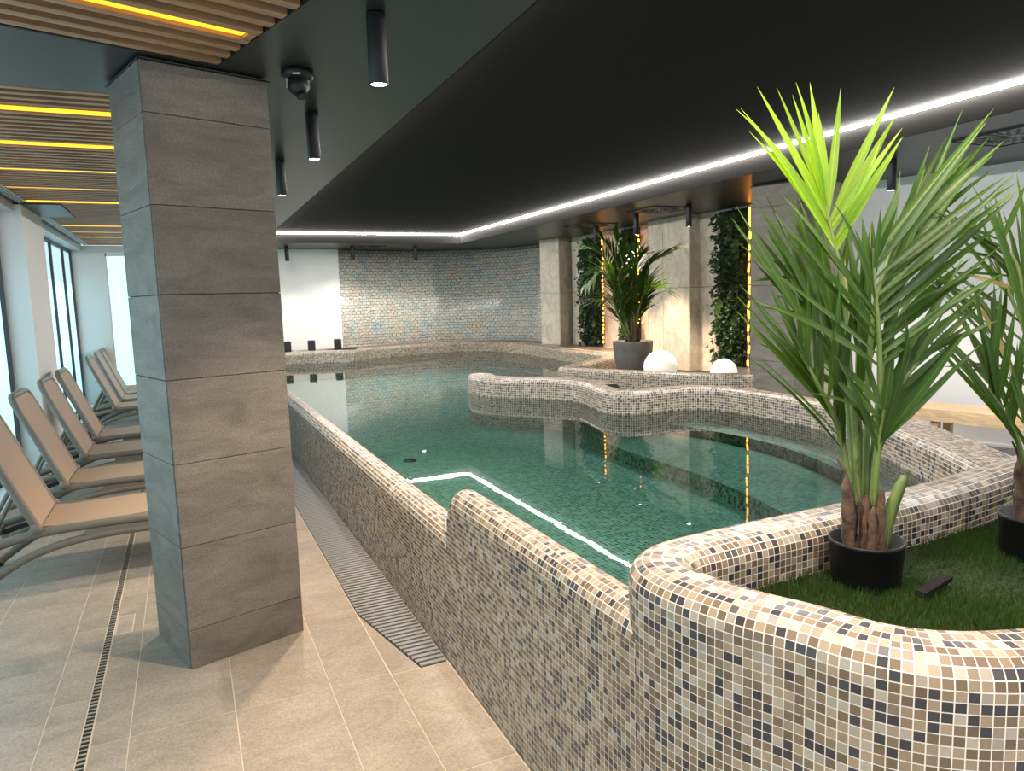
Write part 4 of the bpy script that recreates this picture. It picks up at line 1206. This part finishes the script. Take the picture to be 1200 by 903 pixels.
def fairy(y, x, z0, z1, label, dashed):
    f = empty('string_light', (x, y, z0), label, 'light', 'amber string lights beside the foliage strips')
    MB().tube([(0.02, 0, 0), (0.02, 0, z1 - z0)], 0.004, 6).build('cord', M['black'], f)
    rd = random.Random(int(y * 100))
    z = 0.03
    mb = MB()
    k = 0
    while z < z1 - z0 - 0.02:
        ln = 0.10 if dashed else 0.028
        mb = MB().tube([(rd.uniform(-.006, .006), rd.uniform(-.008, .008), z), (rd.uniform(-.006, .006), rd.uniform(-.008, .008), min(z + ln * rd.uniform(0.6, 1.3), z1 - z0))], 0.011, 6)
        mb.build('bulb', M['bulb'], f)
        z += ln + (0.03 if dashed else 0.035) * rd.uniform(0.6, 1.8)
fairy(9.86, 6.10, 0.84, 2.58, 'string of small amber bulbs along the left foliage strip', False)
fairy(8.86, 6.10, 0.84, 2.60, 'string of amber bulbs beside the foliage strip behind the niche palm', False)
fairy(6.60, 6.10, 0.70, 2.60, 'bright vertical amber light line at the right end of the niche', True)

# globes
g1 = MB().sphere((0, 0, 0.190), 0.190, 32, 20).build('globe_lamp', M['globe'], None, (4.912, 6.718, 0.60)); tag(g1, 'large glowing white globe lamp beside the grey pot in the niche', 'lamp')
g2 = MB().sphere((0, 0, 0.145), 0.145, 32, 20).build('globe_lamp', M['globe_b'], None, (5.347, 6.162, 0.60)); tag(g2, 'smaller brighter globe lamp in front of the right foliage strip', 'lamp')
wl_ = MB().add(*(lambda n: ([(0, 0, 0)] + [(0.0, 0.13 * math.cos(2 * PI * i / n), 0.13 * math.sin(2 * PI * i / n)) for i in range(n)] + [(-0.07, 0.085 * math.cos(2 * PI * i / n), 0.085 * math.sin(2 * PI * i / n)) for i in range(n)] + [(-0.10, 0, 0)],
     [(1 + i, 1 + n + i, 1 + n + (i + 1) % n, 1 + (i + 1) % n) for i in range(n)] + [(1 + n + i, 1 + 2 * n, 1 + n + (i + 1) % n) for i in range(n)]))(20), smooth=True).build('wall_lamp', M['globe'], None, (6.172, 8.84, 2.08))
tag(wl_, 'pale round wall lamp on the limestone wall partly hidden by the niche palm', 'lamp')

# black boxes on the far ledge
for k, (x, d) in enumerate(((1.64, 'left'), (2.06, 'middle'), (2.53, 'right'))):
    b = empty('uplight_box', (x, 13.3, 0.803), 'small black box light on the far ledge before the white wall, %s of three' % d, 'light', 'black boxes on the far ledge')
    MB().bbox((-0.06, -0.06, 0.0), (0.06, 0.06, 0.175), 0.006).build('housing', M['black'], b)
    MB().bbox((-0.052, -0.052, 0.175), (0.052, 0.052, 0.182), 0.002).build('lid', M['frame'], b)

# ------------------------------------------------------------------ downlights
dn_body = MB().lathe([(0.0, 0.245), (0.033, 0.245), (0.0345, 0.24), (0.0345, 0.003), (0.032, 0.0), (0.029, 0.004), (0.029, 0.010), (0.0, 0.012)], n=24).mesh('housing', M['black'])
dn_disc = MB().lathe([(0.0, 0.004), (0.0275, 0.004), (0.0285, 0.009)], n=24).mesh('diffuser', M['lamp'])
def downlight(x, y, label, group, pw=SPOT_W, ang=100, aim=(0, 0), col=WARM):
    t = empty('ceiling_downlight', (x, y, 2.382), label, 'downlight', group)
    inst('housing', dn_body, t)
    inst('diffuser', dn_disc, t)
    l = bpy.data.lights.new('downlight_bulb', 'SPOT')
    l.energy = pw; l.color = col; l.spot_size = math.radians(ang); l.spot_blend = 0.55; l.shadow_soft_size = 0.03
    lo = bpy.data.objects.new('downlight_bulb', l); link(lo); lo.parent = t; lo.location = (0, 0, -0.012)
    lo.rotation_euler = (aim[0], aim[1], 0)
    return t
row = 'black downlights in a row on the ceiling strip beside the column'
downlight(0.704, 2.637, 'nearest and largest black tube downlight at the top of the photo', row)
downlight(0.704, 4.047, 'second black tube downlight, just below the dome camera', row)
downlight(0.700, 5.40, 'third black tube downlight, close to the column edge', row)
downlight(0.700, 1.23, 'black tube downlight over the mosaic planter, above the frame', row)
downlight(0.700, -0.17, 'black tube downlight behind the viewpoint', row)
far_ = 'small black downlights in front of the far wall'
downlight(1.69, 12.95, 'small black downlight in front of the white far wall', far_, 15, 120, col=(1, 0.9, 0.78))
downlight(2.80, 12.85, 'small black downlight where white wall meets pearl mosaic', far_, 30, 150, col=(1, 0.9, 0.78))
downlight(3.92, 12.75, 'small black downlight in front of the pearl mosaic wall', far_, 30, 150, col=(1, 0.9, 0.78))
nich = 'black downlights over the planted niche'
downlight(5.50, 9.06, 'black downlight over the left foliage strip of the niche', nich, 140, 85)
downlight(5.375, 7.85, 'black downlight above the niche palm', nich, 150, 85)
downlight(5.42, 6.85, 'black downlight above the glowing globes', nich, 130, 85)
downlight(5.265, 4.10, 'black downlight behind the tall palm near the bench', nich, 60, 110, col=(1, 0.92, 0.85))
downlight(5.3, 2.3, 'black downlight over the wooden bench', nich, 45, 110, col=(1, 0.92, 0.85))
palm_fill = 'added fill lamp over the near planter'
downlight(1.78, 1.10, 'added unseen downlight brightening the near palms, above the frame', palm_fill, 13, 160)  # unseen lamp added to brighten the upper palm leaves

# dome camera
dc = empty('dome_camera', (0.536, 3.379, H1), 'black dome security camera on the ceiling above the second downlight', 'camera')
MB().lathe([(0.0, 0.0), (0.068, 0.0), (0.070, -0.012), (0.070, -0.028), (0.060, -0.036), (0.045, -0.038), (0.0, -0.038)], n=28).build('base_ring', M['black'], dc)
e = MB().sphere((0, 0, 0), 0.047, 20, 12).build('eyeball', M['black'], dc, (0, 0, -0.062))
MB().tube([(0, 0, 0), (0.012, -0.02, -0.052)], [0.026, 0.024], 16).build('lens_barrel', M['black'], dc, (0, 0, -0.062))
for s_ in (-1, 1):
    MB().obox((s_ * 0.046 - 0.004, -0.008, -0.075), (0.008, 0, 0), (0, 0.016, 0), (0, 0, 0.04)).build('bracket_clip', M['grille'], dc)
MB().obox((-0.030, -0.0665, -0.0345), (0.030, -0.012, 0), (0.001, 0.002, 0), (0, 0, 0.006)).build('white_print', M['white'], dc)

# swirl air diffusers
def diffuser(x, y, w_, rz, label):
    d = empty('swirl_diffuser', (x, y, H1), label, 'vent', 'square swirl air diffusers in the ceiling', rz=rz)
    MB().box((-w_ / 2, -w_ / 2, -0.008), (w_ / 2, w_ / 2, 0.01)).build('plate', M['diff'], d)
    fm = MB()
    for a, b in (((-1, -1), (1, -0.97)), ((-1, 0.97), (1, 1)), ((-1, -0.97), (-0.97, 0.97)), ((0.97, -0.97), (1, 0.97))):
        fm.box((a[0] * w_ / 2, a[1] * w_ / 2, -0.014), (b[0] * w_ / 2, b[1] * w_ / 2, -0.008))
    fm.build('rim', M['black'], d)
    for ring, (r0, r1, n) in enumerate(((0.10, 0.24, 12), (0.27, 0.43, 24))):
        sm = MB()
        sm.obox((r0 * w_, -0.012 * w_, -0.0105), ((r1 - r0) * w_, 0.03 * w_, 0), (0, 0.035 * w_, 0), (0, 0, 0.003))
        me = sm.mesh('slot', M['drain'])
        for k in range(n):
            inst('slot', me, d, Matrix.Rotation(2 * PI * k / n, 4, 'Z'))
    return d
diffuser(5.31, 7.27, 0.56, math.radians(0), 'square swirl diffuser in the ceiling above the glowing globes')
diffuser(5.38, 8.98, 0.56, math.radians(0), 'square swirl diffuser in the ceiling above the left foliage strip')
diffuser(3.1, 13.0, 0.56, 0, 'square swirl diffuser in the ceiling before the pearl mosaic wall')
diffuser(5.34, 3.2, 0.56, 0, 'square swirl diffuser in the ceiling at the right edge behind the palms')

# ------------------------------------------------------------------ bench
bd = Vector((0.2, -0.98, 0)).normalized(); bs = Vector((bd.y * -1, bd.x, 0)) * 1.0
bo = Vector((5.70, 4.19, 0.178))
bn_ = empty('wooden_bench', bo, 'pale wooden slatted bench by the white wall on the right', 'bench')
L_ = 2.4; W_ = 0.42; zt_ = 0.372
MB().obox((0, 0, zt_ - 0.085), bd * L_, bs * 0.03, (0, 0, 0.082)).build('front_rail', M['bench'], bn_)
MB().obox(bs * (W_ - 0.03) + Vector((0, 0, zt_ - 0.085)), bd * L_, bs * 0.03, (0, 0, 0.082)).build('back_rail', M['bench'], bn_)
MB().obox(bd * -0.028 + Vector((0, 0, zt_ - 0.085)), bd * 0.028, bs * W_, (0, 0, 0.085)).build('end_rail', M['bench'], bn_)
for k in range(7):
    MB().obox(bs * (0.004 + k * 0.0625) + Vector((0, 0, zt_ - 0.003)), bd * L_, bs * 0.055, (0, 0, 0.02)).build('slat', M['bench'], bn_)
for k in range(3):
    for s_ in (0.06, W_ - 0.12):
        MB().obox(bd * (0.15 + k * 1.0) + bs * s_, bd * 0.06, bs * 0.06, (0, 0, zt_ - 0.085)).build('leg', M['bench'], bn_)

# ------------------------------------------------------------------ sun loungers
def lounger(first_label):
    t = empty('sun_lounger', (0, 0, 0), first_label, 'sun lounger', 'taupe sun loungers lined up by the windows')
    W = 0.58
    # local frame: hinge knob at (0, 0, 0.355); +x towards the foot end; y across from 0 to W
    def two(fn, nm, mat):
        for y in (0.0, W):
            fn(y).build(nm, mat, t)
    rail = [(-0.36, 0.245), (-0.2, 0.29), (0.0, 0.325), (0.2, 0.337), (0.5, 0.340), (0.9, 0.330), (1.12, 0.315), (1.20, 0.28)]
    two(lambda y: MB().tube([(x, y, z) for x, z in catmull(rail, 4)], 0.026, 10), 'side_rail', M['lfrm'])
    arch = [(-0.33, 0.02), (-0.22, 0.10), (-0.07, 0.186), (0.10, 0.240), (0.30, 0.268), (0.50, 0.275), (0.70, 0.262), (0.90, 0.20), (1.02, 0.11), (1.08, 0.02)]
    two(lambda y: MB().tube([(x, y, z) for x, z in catmull(arch, 4)], [0.024] * 36 + [0.024], 10), 'arch_leg', M['lfrm'])
    # thick web where the arch meets the rail
    two(lambda y: MB().prism([(0.24, -0.018), (0.60, -0.018), (0.60, 0.018), (0.24, 0.018)], 0.27, 0.318) if y == 0 else MB().prism([(0.24, W - 0.018), (0.60, W - 0.018), (0.60, W + 0.018), (0.24, W + 0.018)], 0.27, 0.318), 'web', M['lfrm'])
    for x, z in ((-0.33, 0.0), (1.08, 0.0)):
        for y in (0.0, W):
            MB().lathe([(0.0, 0.0), (0.027, 0.0), (0.027, 0.03), (0.0, 0.03)], (x, y, z), 12).build('foot', M['rubber'], t)
    for y in (-0.018, W + 0.018):
        MB().sphere((0, y, 0.358), 0.034, 14, 10).build('hinge_knob', M['lfrm'], t)
    # seat fabric
    def sheet(pts, y0, y1, th):
        mb = MB(); n = len(pts)
        vs = [(x, y, z) for x, z in pts for y in (y0, y1)] + [(x, y, z - th) for x, z in pts for y in (y0, y1)]
        fs = []
        for i in range(n - 1):
            a = 2 * i
            fs += [(a, a + 2, a + 3, a + 1), (2 * n + a, 2 * n + a + 1, 2 * n + a + 3, 2 * n + a + 2), (a, 2 * n + a, 2 * n + a + 2, a + 2), (a + 1, a + 3, 2 * n + a + 3, 2 * n + a + 1)]
        fs += [(0, 1, 2 * n + 1, 2 * n), (2 * n - 2, 4 * n - 2, 4 * n - 1, 2 * n - 1)]
        return mb.add(vs, fs, False)
    sheet([(0.02, 0.362), (0.10, 0.354), (0.3, 0.360), (0.6, 0.366), (0.9, 0.356), (1.15, 0.338)], 0.024, W - 0.024, 0.012).build('seat', M['lfab'], t)
    MB().tube([(1.17, 0, 0.325), (1.17, W, 0.325)], 0.02, 8).build('foot_bar', M['lfrm'], t)
    for x, z in ((-0.28, 0.255), (0.40, 0.315)):
        MB().tube([(x, 0, z), (x, W, z)], 0.016, 8).build('cross_bar', M['lfrm'], t)
    # backrest: rounded top panel with a tube frame
    bk = empty('backrest', (0, 0, 0.358)); bk.parent = t
    dx_, dz_ = -0.275, 0.665
    Lb = math.hypot(dx_, dz_); ex = Vector((dx_ / Lb, 0, dz_ / Lb)); en = Vector((dz_ / Lb, 0, -dx_ / Lb))
    r_ = 0.085
    out = [(0.0, 0.0)] + [(0.0, Lb - r_)] + [(r_ - r_ * math.cos(a), Lb - r_ + r_ * math.sin(a)) for a in np.radians(np.linspace(15, 90, 6))] + [(W - r_ + r_ * math.sin(a), Lb - r_ + r_ * math.cos(a)) for a in np.radians(np.linspace(0, 75, 6))] + [(W, Lb - r_), (W, 0.0)]
    def bp_(y, s, o=0.0): return Vector((0, y, 0)) + ex * s + en * o
    MB().tube([bp_(y, s) for y, s in out], 0.024, 10).build('back_frame', M['lfrm'], bk)
    ins = [(0.02 + (y / W) * (W - 0.04), min(s, Lb) if s < 0.01 else s - 0.02) for y, s in out]
    mb = MB(); n = len(ins)
    mb.add([bp_(y, s, 0.016) for y, s in ins] + [bp_(y, s, 0.002) for y, s in ins], [tuple(range(n)), tuple(range(2 * n - 1, n - 1, -1))] + [(i, n + i, n + (i + 1) % n, (i + 1) % n) for i in range(n)])
    mb.build('back_fabric', M['lfab'], bk)
    # support strut behind the back
    for y in (0.09, W - 0.09):
        MB().tube([(-0.12, y, 0.60), (-0.22, y, 0.42), (-0.30, y, 0.26)], 0.013, 7).build('support_strut', M['lfrm'], t)
        MB().obox((-0.36, y - 0.012, 0.20), (0.30, 0, 0.075), (0, 0.024, 0), (0, 0, 0.03)).build('ratchet_bar', M['rubber'], t)
    return t
def copy_tree(o, parent=None):
    c = o.copy(); COL.objects.link(c)
    if parent is not None: c.parent = parent
    for ch in list(o.children): copy_tree(ch, c)
    return c
lab = ['nearest taupe sun lounger, cut off by the left frame edge', 'second taupe sun lounger from the viewer', 'third taupe sun lounger, in front of the white pillar', 'fourth taupe sun lounger, last of the near group before the gap', 'fifth taupe sun lounger, first of the far group after the gap', 'sixth taupe sun lounger, middle of the far group of three', 'farthest taupe sun lounger beside the bright end window']
pos = [(-0.876, 4.86), (-0.888, 6.035), (-0.893, 7.175), (-0.903, 8.195), (-0.915, 10.61), (-0.910, 11.56), (-0.924, 12.40)]
proto = lounger(lab[0])
for i, (x, y) in enumerate(pos):
    o = proto if i == 0 else copy_tree(proto)
    o.location = (x, y, 0.0)
    o['label'] = lab[i]
print('leaflets', na, nb2)
